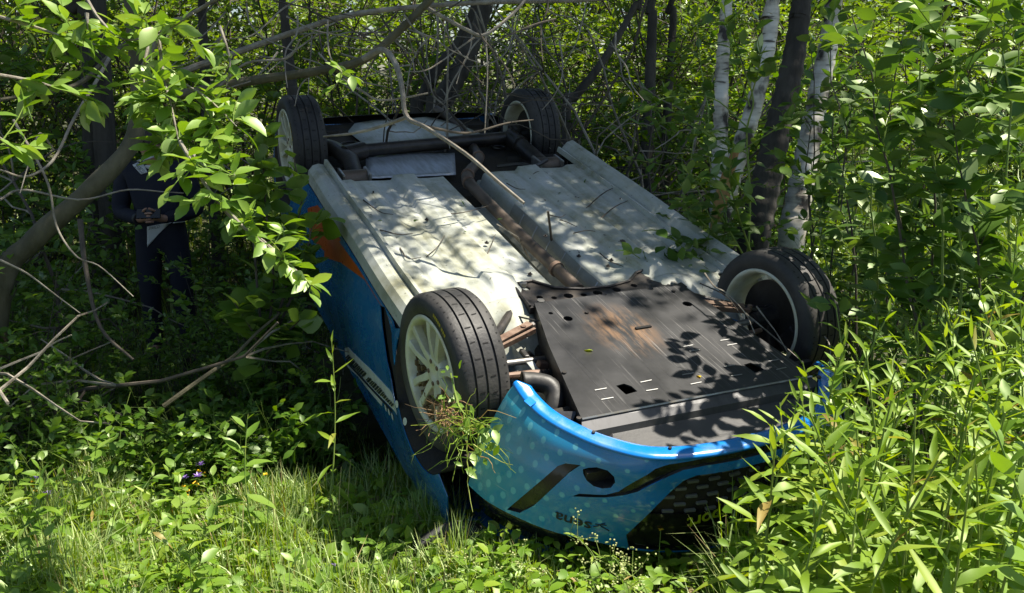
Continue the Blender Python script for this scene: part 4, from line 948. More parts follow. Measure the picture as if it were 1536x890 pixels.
def trunk_tree(name, label, pxs, d, rpx, mat, top=None, crown=None, csc=1., base=None, group=None, d1=None, seg=12):
    """trunk along photo pixels at depth d; carried on to the ground and up to a crown"""
    P = px_path(pxs, d, d1); b = base or (P[-1][0], P[-1][1]); g = np.array(G(*b)) - [0, 0, .08]
    top = top or tuple(P[0] + [(P[0][0] - P[3][0]) * 2, 0.2, 3.4])
    mid = (P[0] + np.array(top)) / 2 + [random.uniform(-.1, .1), random.uniform(-.1, .1), 0]
    Q = np.vstack([top, mid, P, (P[-1] * .4 + g * .6), g]); Q = catmull(Q, len(Q) * 3)
    r = rpx * d / F; n = len(Q); rr = [r * (.55 + .5 * i / n + .35 * max(0, (i / n - .9) * 6)) * (1 + .06 * math.sin(i * 1.7)) for i in range(n)]
    t = empty(name, tuple(g), label, 'tree', group); mb = MB(); mb.tube([Vector(q) - t.location for q in Q], rr, seg); o = mb.build('trunk', mat, t, smooth=True)
    if crown: add_crown(t, Vector(top) + Vector((0, 0, .2)), crown, csc)
    return t, Q, o
birch, _, _ = trunk_tree('birch_tree', 'slender white birch with a long torn strip of orange wood on its trunk', [(1163, -10), (1150, 80), (1128, 170), (1105, 240), (1088, 300), (1076, 365)], 4.95, 17, M['birch'], top=(2.7, 6.0, 5.7), crown=crownA[0], csc=.95)
add_crown(birch, Vector((3.2, 5.2, 5.5)), crownA[1], .6)  # second crown, out of view, added to cast dappled shade on the underbody
tw = MB(); Pt_ = px_path([(1106, 226), (1098, 260), (1090, 295), (1080, 340), (1074, 368)], 4.90)
for i in range(len(Pt_) - 1):
    w0, w1 = [(.026 + .038 * math.sin(math.pi * min(.98, max(.05, (i + k) / (len(Pt_) - 1))))) for k in (0, 1)]
    p, q = Pt_[i], Pt_[i + 1]; tw.add([p + [-w0, .012, 0], p + [0, -.014, 0], p + [w0 * .8, .012, 0], q + [-w1, .012, 0], q + [0, -.014, 0], q + [w1 * .8, .012, 0]], [(0, 1, 4, 3), (1, 2, 5, 4)])
for v in range(len(tw.v)): tw.v[v] = tuple(Vector(tw.v[v]) - birch.location)
tw.build('torn_strip', M['torn_wood'], birch, smooth=True)
trunk_tree('birch_tree', 'thin pale birch standing just behind the torn birch', [(1092, -10), (1084, 90), (1081, 180), (1079, 260), (1078, 340)], 5.4, 14, M['birch'], top=(1.75, 6.6, 5.9), crown=crownA[1], csc=.9)
trunk_tree('birch_tree', 'leaning white birch growing against the dark rough trunk', [(1256, -10), (1240, 80), (1222, 170), (1205, 260), (1188, 350)], 5.7, 20, M['birch'], top=(3.3, 6.3, 6.1), crown=crownA[1], csc=1.1)
trunk_tree('old_tree', 'dark rough barked tree leaning between two white birches', [(1205, -10), (1190, 90), (1170, 180), (1150, 270), (1130, 360)], 5.35, 24, M['bark_dark'], top=(2.9, 7.0, 6.3), crown=crownB[0], csc=1.0)
DK = [('thick dark trunk leaning right behind the rear axle', [(735, -10), (715, 50), (690, 105), (655, 165)], 7.3, 17, crownB[1], (1.2, 8.0, 6.6)),
      ('second dark trunk leaning right beside the thickest one', [(722, -10), (690, 60), (655, 105), (625, 165)], 7.6, 10, crownA[0], (.3, 8.3, 6.9)),
      ('straight dark trunk behind the rear wheel with the cream rim', [(424, -10), (430, 60), (440, 150)], 7.0, 9, crownB[0], (-1.2, 7.4, 6.5)),
      ('thin straight dark trunk beside the dead branches', [(980, -10), (976, 100), (972, 200), (970, 285)], 7.4, 11, crownB[1], (2.0, 8.6, 6.6)),
      ('dark trunk next to the thin straight one', [(1012, -10), (1006, 90), (1000, 190), (998, 290)], 8.0, 8, crownA[1], (3.4, 8.4, 6.9)),
      ('bare dark limb like trunk rising steeply to the right', [(962, -10), (930, 50), (895, 105), (850, 160)], 7.0, 7, None, None),
      ('shaded trunk standing behind the person', [(120, -10), (128, 80), (132, 180), (135, 280)], 7.8, 10, crownB[0], (-.5, 8.6, 6.2)),
      ('shaded slim trunk standing behind the person, nearest the wreck', [(302, -10), (306, 80), (312, 200)], 8.2, 9, crownB[1], (-2.6, 8.2, 6.2))]
for lab, pxs, d, rp, cr, tp_ in DK: trunk_tree('forest_tree', lab, pxs, d, rp, M['bark_dark'], top=tp_, crown=cr, csc=random.uniform(.9, 1.1))
for lab, x, y, cp in (('tall tree whose crown spreads above the person', -3.6, 7.6, crownB[0]), ('tall tree rooted beyond the left thicket', -5.6, 6.4, crownB[1])):
    g = Vector(G(x, y)); t = empty('forest_tree', tuple(g), lab, 'tree'); mb = MB(); mb.tube(wander((0, 0, -.1), (.06, 0, 1), 6.3, 8, rng, .1), np.linspace(.11, .05, 9), 10); mb.build('trunk', M['bark_dark'], t, smooth=True); add_crown(t, g + Vector((.4, 0, 6.2)), cp, 1.1)

# ---- single-leaf plants: every leaf its own piece
def leaf_mesh(name, mat, **k):
    V, Fc = leaf_tmpl(**k); return mesh_np(name, V, Fc, mat, smooth=True)
BRIGHT = leaf_mat('leaf_hazel', (.07, .15, .014), (.11, .21, .018), (.16, .26, .025), trans=.42)
LM = {
    'weed': [leaf_mesh('weed_leaf%d' % i, M['leaf_weed'], w=(.16, .21, .18, .15, .20)[i], peak=.42, seg=5, fold=(.35, .35, .6, .3, .2)[i], droop=(.10, .24, .38, -.12, .55)[i], wav=(.015, .015, .03, .0, .04)[i]) for i in range(5)],
    'spray': [leaf_mesh('spray_leaf%d' % i, M['leaf_spray'], w=.40 + .06 * i, peak=.5, seg=5, fold=.25, droop=.05 + .12 * i, wav=.02) for i in range(3)],
    'round': [leaf_mesh('round_leaf%d' % i, BRIGHT, w=.80 + .08 * i, peak=.52, seg=5, fold=.12, droop=.10 + .1 * i, wav=.02) for i in range(3)],
    'willow': [leaf_mesh('willow_leaf%d' % i, M['leaf_willow'], w=.50 + .06 * i, peak=.5, seg=5, fold=.2, droop=.05 + .12 * i, wav=.02) for i in range(3)],
}
def add_leaf(parent, kind, p, d, up, size, name='leaf'):
    R = frames(np.array([d], float), np.array([up], float))[0]
    o = obj(name, LM[kind][random.randrange(len(LM[kind]))], parent)
    o.matrix_local = Matrix([[R[0][i] * size, R[1][i] * size, R[2][i] * size, p[i]] for i in range(3)] + [[0, 0, 0, 1]])
def herb_plant(name, label, cat, base, top, n, size, kind='weed', group=None, bend=.06, rad=.004, clear=.12, smat='stem_green', tip=True):
    base = np.array(base, float); top = np.array(top, float); e = empty(name, tuple(base), label, cat, group)
    v = top - base; L = np.linalg.norm(v); r = rng; off = np.array([r.normal() * bend, r.normal() * bend, 0]) * L
    S = np.array([v * t + off * math.sin(math.pi * t) for t in np.linspace(0, 1, 9)])
    mb = MB(); mb.tube(S, np.linspace(rad, rad * .4, 9), 6); mb.build('stem', M[smat], e, smooth=True)
    th = r.uniform(0, 6.28)
    for k in range(n):
        t = clear + (1 - clear) * (k + .5) / n; q = t * 7.999; i = int(q); p = S[i] + (S[i + 1] - S[i]) * (q - i); th += 2.4 + r.normal() * .2
        el = -.15 + 1.25 * max(0, t - .35) ** 1.3 * 1.6 + r.normal() * .18
        d = np.array([math.cos(th) * math.cos(el), math.sin(th) * math.cos(el), math.sin(el)])
        sz = size * (.75 + .5 * math.sin(math.pi * min(1, t * 1.05)) - .45 * max(0, t - .8) * 4 * .5) * r.uniform(.8, 1.15)
        add_leaf(e, kind, p, d, np.array([0, 0, 1.]) - d * .2 + r.normal(size=3) * .2, max(sz, size * .35))
    return e
# tall weeds on the near right
WL = ['tall bright green weed with narrow leaves in the stand on the bumper side', 'tall narrow leaved weed rising out of the dense green stand']
wr_ = np.random.default_rng(21); cnt = 0
tops = []
for px in np.arange(1172, 1600, 15.5):
    for lay in range(3):
        d = (1.75, 2.15, 2.6)[lay] + wr_.uniform(-.15, .15); f = (px - 1185) / 350
        ty = (725, 640, 560)[lay] - f * (130, 150, 135)[lay] + wr_.normal() * 38
        if lay == 0 and px < 1260: ty += 70
        if lay == 2 and px < 1265: ty += 80
        tops.append((px + wr_.normal() * 10, ty, d))
for (px, py, d) in tops:
    t = at(px, py, d); b = G(t.x + wr_.normal() * .06, t.y + wr_.normal() * .06)
    h = t.z - b[2]
    if h < .25: continue
    brd = wr_.uniform() < .13
    herb_plant('tall_weed', 'weed with broader leaves mixed into the tall green stand' if brd else WL[0], 'weed', b, np.array(t) + (wr_.normal(size=3) * [.1, .1, .03] if wr_.uniform() < .25 else 0), int(14 + h * 17), (.085 if brd else .115) + .025 * wr_.uniform(-1, 1), kind='spray' if brd else 'weed', group='broad leaved weeds in the stand' if brd else 'weeds crowding the right of the bumper', bend=.07, rad=.0045)
# single weeds in front of the dark flank
P_ = gnd(487, 815); T_ = at(497, 508, (P_ - CAM).dot(FWD)); herb_plant('lone_weed', 'tall pale lone weed standing in front of the shaded blue flank', 'weed', P_, T_, 15, .105, clear=.25)
P_ = gnd(392, 845); T_ = at(372, 622, (P_ - CAM).dot(FWD)); herb_plant('lone_weed', 'shorter broad leaved weed left of the tall lone weed', 'weed', P_, T_, 13, .10, kind='spray', clear=.2)
for px, py, tx, ty, lab in ((140, 830, 150, 640, 'leafy herb beside the purple flowers'), (70, 860, 60, 700, 'leafy herb at the edge of the sunlit grass'), (250, 800, 262, 690, 'leafy herb below the shaded thicket'), (300, 870, 320, 770, 'low herb with large leaves in the sunlit grass')):
    P_ = gnd(px, py); T_ = at(tx, ty, (P_ - CAM).dot(FWD)); herb_plant('leafy_herb', lab, 'herb', P_, T_, 14, .085, kind='spray', clear=.1, rad=.003)
HL = 'small leafy herb with broad leaves growing in the sunlit grass'
for k in range(80):
    px, py = wr_.uniform(-20, 640), wr_.uniform(735, 960)
    if px > 420 and py < 800: continue
    P_ = gnd(px, py); h = wr_.uniform(.10, .26) * (1.5 if px < 330 else .9); herb_plant('grassland_herb', HL, 'herb', P_, P_ + Vector((wr_.normal() * .05, wr_.normal() * .05, h)), 10, wr_.uniform(.045, .09), kind='spray' if k % 3 else 'weed', group='herbs in the sunlit grass', clear=.1, rad=.0022)
# sapling shrubs behind the weeds on the right: leaves picked out singly
def sapling(name, label, base, stems, nleaf, size, kind, ntw=9, twL=.32, group=None, rad=.007):
    """stems: list of (px,py,depth) tops"""
    e = empty(name, tuple(base), label, 'shrub', group); b = np.array(base); cand = []; mbs = MB()
    for (px, py, d) in stems:
        t = np.array(at(px, py, d)); S = np.array([b + (t - b) * q + np.array([0, 0, .12 * math.sin(math.pi * q)]) + rng.normal(size=3) * .02 for q in np.linspace(0, 1, 10)]) - b
        mb = MB(); mb.tube(S, np.linspace(rad, rad * .3, 10), 6); mb.build('stem', M['twig_dark' if rng.uniform() < .5 else 'stem_green'], e, smooth=True)
        for k in range(ntw):
            q = (.25 + .75 * (k + rng.uniform()) / ntw) * 8.999; i = int(q); p = S[i] + (S[i + 1] - S[i]) * (q - i); d_ = rng.normal(size=3); d_[2] = abs(d_[2]) * .8 + .1
            twg = wander(p, d_, twL * rng.uniform(.6, 1.3), 4, rng, .4, -.05); m2 = MB(); m2.tube(twg, np.linspace(rad * .35, rad * .15, 5), 4); m2.build('twig', M['stem_green'], e, smooth=True)
            cand.append(twg)
        cand.append(S[6:])
    per = max(3, nleaf // len(cand))
    for twg in cand:
        A, D = anchors(twg, per, rng, .1)
        for a, d_ in zip(A, D): add_leaf(e, kind, a, d_, np.array([0, 0, 1.]) + rng.normal(size=3) * .4, size * rng.uniform(.65, 1.2))
    return e
SB = [((1450, 640), 3.0, [(1290, 20, 3.1), (1370, -30, 3.0), (1440, 60, 2.9)], 'broad leaved sapling filling the space behind the tall weeds'),
      ((1560, 600), 2.9, [(1500, -20, 2.8), (1560, 120, 2.6), (1430, 180, 2.8)], 'sapling with large leaves at the far edge of the weeds'),
      ((1330, 560), 3.7, [(1240, 60, 3.8), (1320, 130, 3.6), (1400, 230, 3.5)], 'slim sapling between the birches and the weeds'),
      ((1480, 560), 3.6, [(1350, 260, 3.4), (1480, 220, 3.3), (1540, 300, 3.2), (1420, 340, 3.2)], 'low sapling whose leaves mix with the weed tops'),
      ((1300, 520), 4.4, [(1255, 170, 4.4), (1210, 240, 4.5), (1330, 280, 4.3)], 'thin upright sapling beside the far front tyre')]
SB += [((1400, 600), 3.3, [(1330, 80, 3.3), (1480, 100, 3.1), (1420, -20, 3.2)], 'bushy sapling rising straight out of the weed stand'),
       ((1560, 560), 3.4, [(1530, 40, 3.3), (1500, 130, 3.3), (1460, 300, 3.2), (1540, 210, 3.2)], 'dense sapling furthest from the birches'),
       ((1230, 470), 4.6, [(1205, 150, 4.6), (1222, 50, 4.6), (1285, 110, 4.6)], 'leafy sapling in front of the leaning birch and the dark trunk'),
       ((1130, 440), 4.8, [(1020, 150, 4.7), (1045, 40, 4.7), (1015, 240, 4.6)], 'leafy sapling between the far sill and the thin birch'),
       ((1300, 470), 4.8, [(1280, 20, 4.8), (1340, 60, 4.7), (1300, 180, 4.6), (1380, 170, 4.6)], 'tall sapling screening the meadow')]
for (bp_, d, st, lab) in SB:
    q = at(bp_[0], bp_[1], d); sapling('sapling', lab, G(q.x, q.y), st, 290 if d < 4.5 else 190, .10 if d < 3.2 else .09, 'willow')
# leafy sprigs that hang over the far sill
def px_branch(e, pxs, d0, d1, r0, r1, mat, name='branch', seg=7):
    P = px_path(pxs, d0, d1, len(pxs) * 4) - np.array(e.location); mb = MB(); mb.tube(P, np.linspace(r0, r1, len(P)), seg); mb.build(name, M[mat], e, smooth=True); return P
def leafy(e, P, n, size, kind, t0=.2, spread=.8, tw=0, twL=.12, sun=0.2):
    cand = [(P, n)]
    for k in range(tw):
        i = int(rng.uniform(t0, 1) * (len(P) - 1)); q = wander(P[i], rng.normal(size=3), twL * rng.uniform(.6, 1.4), 3, rng, .3); cand.append((q, max(3, n // 4)))
        mb = MB(); mb.tube(q, np.linspace(.002, .001, 4), 4); mb.build('twig', M['stem_green'], e)
    for poly, m_ in cand:
        A, D = anchors(poly, m_, rng, t0 if poly is P else .1, spread, sun)
        for a, d_ in zip(A, D): add_leaf(e, kind, a, d_, np.array([0, 0, 1.]) + rng.normal(size=3) * .45, size * rng.uniform(.65, 1.2))
q = at(1150, 420, 4.75); sprig = empty('willow_shrub', G(q.x, q.y), 'dark willow shrub leaning over the far sill of the wreck', 'shrub')
for pxs in ([(1130, 420), (1080, 400), (1030, 395), (985, 400), (940, 375)], [(1120, 400), (1070, 350), (1040, 320), (1015, 300)], [(1125, 400), (1090, 340), (1060, 290), (1030, 255)], [(1120, 410), (1060, 370), (1010, 360), (985, 345)], [(1130, 390), (1110, 330), (1095, 270), (1100, 215)], [(1130, 400), (1080, 380), (1040, 415), (1000, 430)]):
    P = px_branch(sprig, pxs, 4.5, 4.05, .006, .002, 'stem_green'); leafy(sprig, P, 18, .085, 'willow', .25, tw=5, twL=.16)
q = at(1100, 300, 4.6); spr2 = empty('willow_shoot', G(q.x, q.y), 'pale sunlit willow shoot reaching sideways in front of the torn birch', 'shrub')
sprB = px_branch(spr2, [(1120, 420), (1125, 300), (1120, 200), (1130, 150), (1110, 90)], 4.5, 4.2, .007, .003, 'stem_green')
for pxs, n in (([(1120, 190), (1070, 148), (1010, 145), (970, 158), (938, 172)], 12), ([(1125, 160), (1105, 100), (1090, 40), (1085, -10)], 14), ([(1125, 150), (1140, 90), (1130, 30)], 14), ([(1120, 230), (1080, 210), (1050, 190)], 12), ([(1122, 220), (1170, 190), (1200, 170)], 14)):
    P = px_branch(spr2, pxs, 4.3, 4.0, .004, .0015, 'stem_green', 'shoot'); leafy(spr2, P, n, .085, 'willow', .2, tw=2)

# ---- the leaning tree on the left with its limbs and sprays
q = at(-40, 560, 4.4); ltree = empty('leaning_tree', G(q.x, q.y), 'crooked grey green tree curving up beside the person, its limbs crossing over the wreck', 'tree')
lt = catmull(np.array([tuple(Vector(G(q.x, q.y)) - Vector((0, 0, .1)))] + [tuple(at(*p)) for p in ((0, 440, 4.4), (50, 362, 4.4), (130, 290, 4.4), (196, 218, 4.45), (208, 150, 4.5), (203, 80, 4.5), (196, 10, 4.5), (190, -120, 4.6))] + [(-1.6, 5.2, 4.6)]), 44)
mb = MB(); mb.tube(lt - np.array(ltree.location), np.linspace(.060, .022, 44) * (1 + .05 * np.sin(np.arange(44) * 1.3)), 12); mb.build('trunk', M['bark_mid'], ltree, smooth=True)
add_crown(ltree, Vector((-.4, 6.2, 6.0)), crownB[0], 1.0); add_crown(ltree, Vector((-1.9, 5.9, 5.6)), crownB[1], .9); add_crown(ltree, Vector((.9, 6.1, 6.2)), crownB[1], .85); add_crown(ltree, Vector((.75, 5.15, 5.7)), crownA[0], .70)  # last two crowns are unseen, added to deepen the shade beside the car
limb = lambda *a, **k: px_branch(ltree, *a, **k)
limb([(208, 160), (260, 145), (330, 130), (400, 118), (470, 108), (545, 90), (600, 45), (640, 5), (670, -30)], 4.5, 4.2, .026, .018, 'bark_mid', 'limb', 9)
limb([(205, 120), (260, 112), (300, 98), (380, 70), (460, 42), (540, 20), (700, 5), (880, 0), (960, -10)], 4.5, 4.6, .020, .010, 'twig', 'limb', 8)
limb([(545, 88), (575, 75), (594, 98), (603, 132), (610, 175), (640, 192), (700, 232), (750, 275), (786, 305)], 4.25, 3.75, .016, .007, 'twig', 'limb', 8)
limb([(610, 176), (570, 190), (530, 200), (485, 205)], 4.1, 4.2, .010, .005, 'twig', 'side_branch')
limb([(640, 190), (700, 200), (760, 185), (800, 180)], 4.05, 4.4, .007, .003, 'twig_dark', 'side_branch')
limb([(640, 12), (700, 45), (728, 52), (770, 20), (800, -15)], 4.3, 4.5, .011, .007, 'twig', 'side_branch')
limb([(728, 52), (731, 110), (727, 200)], 4.4, 4.4, .005, .003, 'twig', 'side_branch')
limb([(510, 118), (540, 135), (566, 150), (600, 148), (642, 140)], 4.2, 4.3, .007, .004, 'twig', 'side_branch')
limb([(210, 110), (250, 40), (280, 25), (340, -10)], 4.5, 4.1, .016, .008, 'twig', 'side_branch')
limb([(200, 60), (170, 80), (120, 125), (60, 140), (0, 150)], 4.5, 3.9, .016, .008, 'bark_mid', 'limb')
limb([(165, 85), (140, 130), (110, 180), (80, 240), (40, 265), (0, 255)], 4.3, 3.6, .009, .004, 'twig', 'side_branch')
limb([(80, 225), (60, 200), (45, 240), (30, 290)], 3.9, 3.6, .005, .002, 'twig', 'side_branch')
limb([(20, 180), (70, 270), (85, 340), (115, 385), (150, 400), (200, 445)], 3.7, 3.7, .006, .002, 'twig', 'side_branch')
limb([(0, 390), (40, 410), (80, 440), (120, 470)], 3.6, 3.7, .005, .002, 'twig', 'side_branch')
limb([(0, 300), (35, 285), (120, 300), (190, 285), (245, 288), (275, 290)], 3.9, 4.6, .006, .003, 'twig', 'side_branch')
limb([(120, 330), (128, 400), (150, 490), (200, 540)], 4.3, 4.1, .014, .006, 'twig_dark', 'side_branch')
limb([(330, 130), (370, 95), (430, 88), (450, 60)], 4.4, 4.2, .008, .004, 'twig', 'side_branch')
for pxs in ([(480, 50), (430, 85), (400, 110)], [(545, 40), (590, 60), (660, 52)], [(600, 55), (560, 75), (505, 68)], [(560, 70), (600, 80), (630, 78)], [(430, 25), (470, 45), (520, 55), (560, 62)], [(575, 72), (600, 40), (610, 10)], [(660, 30), (690, 80), (720, 95)], [(590, 60), (616, 85), (622, 110)], [(470, 108), (450, 130), (442, 160)], [(310, 90), (330, 60), (350, 20)]):
    limb(pxs, 4.4, 4.3, .005, .0025, 'twig', 'twig', 5)
rt_ = np.random.default_rng(14)
for k in range(46):                                         # dead side twigs hanging from the limbs
    px = rt_.uniform(330, 930); py = rt_.uniform(-20, 90); d = rt_.uniform(4.2, 5.6); L_ = [(px, py)]; a_ = rt_.uniform(.2, 2.9)
    for q in range(4): a_ += rt_.normal() * .35; L_.append((L_[-1][0] + math.cos(a_) * 30, L_[-1][1] + abs(math.sin(a_)) * 28))
    limb(L_, d, d - .2, .0055, .0025, 'twig' if k % 3 else 'twig_dark', 'twig', 5)
# sunlit sprays close to the lens
def spray(pxs, d0, d1, n, size, tw, label, kind='spray', r0=.006, spread=.8):
    e = empty('leafy_branch', tuple(at(*pxs[0], d0)), label, 'branch'); P = px_branch(e, pxs, d0, d1, r0, .002, 'twig', 'twig'); leafy(e, P, n, size, kind, .12, spread, tw, .10, .1); return e
spray([(236, 40), (245, 110), (258, 165), (270, 220)], 2.75, 2.6, 22, .085, 9, 'sunlit leafy branch hanging over the person\'s head')
spray([(262, 120), (300, 140), (330, 165), (355, 190)], 2.7, 2.6, 16, .085, 5, 'sunlit leafy side branch beside the person\'s head')
spray([(270, 212), (300, 265), (345, 325), (400, 365), (470, 430)], 2.55, 2.45, 24, .075, 7, 'long sunlit leafy branch hanging down towards the blue door')
spray([(250, 120), (262, 165), (258, 200), (245, 225)], 2.7, 2.65, 22, .08, 8, 'dense sunlit leaf cluster in front of the person\'s face')
spray([(285, 225), (305, 250), (335, 265), (352, 262)], 2.55, 2.5, 14, .08, 4, 'sunlit leaf tuft in front of the person\'s chest')
spray([(120, -20), (150, 30), (190, 60), (250, 45), (290, 20)], 2.8, 2.6, 20, .08, 7, 'leafy branch above the crooked trunk')
spray([(-20, 20), (50, 40), (110, 60), (160, 70)], 2.6, 2.7, 20, .09, 7, 'leafy branch reaching in above the thicket, highest of its side')
spray([(-20, 110), (40, 120), (95, 135), (130, 150)], 2.5, 2.7, 16, .09, 5, 'leafy branch reaching in above the thicket, below the highest one')
spray([(-15, 200), (10, 215), (25, 235)], 2.3, 2.4, 8, .075, 3, 'bright leaf tuft at the tip of a bare twig')
spray([(500, 95), (512, 110), (500, 135)], 3.6, 3.6, 8, .07, 2, 'small leaf tuft on the limb above the rear tyre')
spray([(330, 40), (345, 90), (340, 130)], 3.2, 3.1, 12, .075, 4, 'leafy twig below the long pale limb')
spray([(225, 60), (215, 110), (225, 160)], 2.9, 2.8, 16, .08, 6, 'leafy twig in front of the crooked trunk')
spray([(300, 150), (325, 190), (330, 225)], 2.7, 2.6, 16, .08, 5, 'hanging leaf cluster beside the hazel bush')
spray([(340, 315), (370, 345), (420, 385), (455, 425)], 2.5, 2.45, 20, .065, 6, 'pale leaf tips at the end of the long hanging branch')
spray([(130, 20), (132, 45)], 2.4, 2.4, 6, .075, 1, 'few large pale leaves at the top of the crooked tree')
# round leaved hazel beside the rear wheel
q = at(395, 470, 4.3); hz = empty('hazel_bush', G(q.x, q.y), 'round leaved hazel bush between the person and the rear wheel', 'shrub')
for pxs in ([(400, 520), (410, 420), (400, 330), (395, 240), (400, 205)], [(400, 520), (430, 430), (440, 360), (452, 300), (440, 235)], [(395, 520), (385, 420), (378, 330), (372, 260)], [(405, 520), (440, 440), (455, 400), (470, 330)], [(395, 530), (375, 490), (352, 455)], [(400, 530), (430, 500), (450, 480)]):
    P = px_branch(hz, pxs, 4.3, 4.1, .008, .003, 'twig_dark', 'stem'); leafy(hz, P, 20, .115, 'round', .2, .9, 4, .2)
limbh = px_branch(hz, [(245, 610), (300, 570), (350, 535), (385, 500), (420, 470)], 3.9, 4.2, .012, .006, 'bark_mid', 'stem')

# ---- thickets left and around (shaded, mid size leaves)
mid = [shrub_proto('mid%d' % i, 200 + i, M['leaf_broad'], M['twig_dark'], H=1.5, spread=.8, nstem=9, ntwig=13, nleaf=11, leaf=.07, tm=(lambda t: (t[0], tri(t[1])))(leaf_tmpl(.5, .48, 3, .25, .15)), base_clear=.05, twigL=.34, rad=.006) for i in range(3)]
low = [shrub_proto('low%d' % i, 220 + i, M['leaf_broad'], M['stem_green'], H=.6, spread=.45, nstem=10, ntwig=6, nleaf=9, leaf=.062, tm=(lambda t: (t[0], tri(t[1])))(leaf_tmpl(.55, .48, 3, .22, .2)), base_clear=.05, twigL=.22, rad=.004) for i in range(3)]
r_ = random.Random(5)
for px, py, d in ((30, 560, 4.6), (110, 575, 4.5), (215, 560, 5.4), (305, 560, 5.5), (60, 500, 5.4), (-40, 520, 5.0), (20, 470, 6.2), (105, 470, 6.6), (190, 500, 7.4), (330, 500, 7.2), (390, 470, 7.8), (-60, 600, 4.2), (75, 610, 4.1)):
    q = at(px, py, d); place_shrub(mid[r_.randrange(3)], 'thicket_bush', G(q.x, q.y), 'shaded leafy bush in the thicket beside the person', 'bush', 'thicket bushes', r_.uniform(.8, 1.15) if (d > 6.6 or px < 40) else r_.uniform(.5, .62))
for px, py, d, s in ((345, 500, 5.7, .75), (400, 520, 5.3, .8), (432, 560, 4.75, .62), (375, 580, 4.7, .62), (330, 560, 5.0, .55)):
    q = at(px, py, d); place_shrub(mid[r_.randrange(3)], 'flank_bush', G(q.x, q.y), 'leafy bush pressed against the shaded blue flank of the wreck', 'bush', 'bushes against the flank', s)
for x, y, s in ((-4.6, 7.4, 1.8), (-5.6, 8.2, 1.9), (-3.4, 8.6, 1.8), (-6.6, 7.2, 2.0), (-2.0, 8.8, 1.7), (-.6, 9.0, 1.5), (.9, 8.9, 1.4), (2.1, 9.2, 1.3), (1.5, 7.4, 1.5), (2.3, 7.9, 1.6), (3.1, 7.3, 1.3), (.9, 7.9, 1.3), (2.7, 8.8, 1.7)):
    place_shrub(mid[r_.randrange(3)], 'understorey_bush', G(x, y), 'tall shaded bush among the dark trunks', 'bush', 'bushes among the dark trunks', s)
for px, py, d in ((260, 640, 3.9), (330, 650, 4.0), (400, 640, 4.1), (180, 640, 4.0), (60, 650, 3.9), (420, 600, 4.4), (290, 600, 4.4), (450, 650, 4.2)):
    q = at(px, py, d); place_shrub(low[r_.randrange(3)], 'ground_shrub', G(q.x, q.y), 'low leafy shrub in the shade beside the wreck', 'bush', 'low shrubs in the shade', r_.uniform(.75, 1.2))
for px, d in ((1170, 5.0), (1230, 4.9), (1290, 5.2), (1350, 4.7), (1420, 4.4), (1500, 4.2), (1560, 4.6), (1120, 5.8)):
    q = at(px, 500, d); place_shrub(mid[r_.randrange(3)], 'wayside_bush', G(q.x, q.y), 'loose bush growing behind the far front wheel', 'bush', 'bushes behind the far front wheel', r_.uniform(.55, .85))

# ---- dead twigs tangled over the tail (one leafless bush per stem)
for k, (px, d, lean, lab) in enumerate(((880, 6.6, -.25, 'grey leafless bush tangled above the far rear wheel'), (800, 6.9, .1, 'grey leafless bush rising behind the tailgate'), (960, 6.4, -.4, 'grey leafless bush bending over the far sill'), (560, 6.8, .2, 'grey leafless bush behind the boot floor'), (690, 7.1, -.1, 'grey leafless bush against the thick leaning trunk'), (930, 7.0, .1, 'grey leafless bush beside the straight dark trunk'), (1010, 6.4, -.3, 'grey leafless bush between the dark trunks and the thin birch'), (60, 4.6, .15, 'grey leafless bush tangled against the crooked trunk'))):
    q = at(px, 300, d); r = np.random.default_rng(60 + k); e = empty('dead_bush', G(q.x, q.y), lab, 'bush')
    for s in range(8 if k < 7 else 3):
        S = wander((0, 0, 0), (r.normal() * .35 + lean, r.normal() * .35, 1.1), 2.9 * r.uniform(.7, 1.1) if k < 7 else 2.1, 9, r, .55); mb = MB(); mb.tube(S, np.linspace(.015, .006, 10), 6); mb.build('stem', M['twig' if s % 2 else 'twig_dark'], e, smooth=True)
        for t in range(12):
            i = int(r.uniform(2, 9)); d_ = r.normal(size=3); d_[2] *= .6; tw_ = wander(S[i], d_, r.uniform(.3, .9), 5, r, .5, -.3); m2 = MB(); m2.tube(tw_, np.linspace(.0065, .003, 6), 4); m2.build('twig', M['twig' if r.uniform() < .5 else 'twig_dark'], e)

# ---- grass and low cover
def grass_geo(P, H, mat, name, w=.006, seg=3, lean=.45, label=None):
    n = len(P); r = np.random.default_rng(len(P)); th = r.uniform(0, 2 * math.pi, n); ln = r.uniform(.1, 1, n) * lean * np.where(r.uniform(0, 1, n) < .35, 2.4, 1); w_ = w * r.uniform(.6, 1.3, n)
    D = np.stack([np.cos(th), np.sin(th), 0 * th], 1); Sd = np.stack([-np.sin(th), np.cos(th), 0 * th], 1)
    rows = []
    for i in range(seg + 1):
        t = i / seg; c = P + D * (ln * H * t * t)[:, None] + np.array([0, 0, 1.]) * (H * t * (1 - .35 * ln * t))[:, None]
        if i == seg: rows.append(c[:, None])
        else: rows.append(np.stack([c - Sd * (w_ * (1 - t * .6))[:, None], c + Sd * (w_ * (1 - t * .6))[:, None]], 1))
    V = np.concatenate(rows, 1); k = V.shape[1]; Ft = []
    for i in range(seg - 1): Ft += [(2 * i, 2 * i + 1, 2 * i + 3), (2 * i, 2 * i + 3, 2 * i + 2)]
    Ft += [(2 * seg - 2, 2 * seg - 1, 2 * seg)]
    Fc = (np.array(Ft)[None] + (np.arange(n) * k)[:, None, None]).reshape(-1, 3)
    o = obj(name, mesh_np(name, V.reshape(-1, 3), Fc, mat)); tag(o, label, 'grass', kind='stuff'); return o
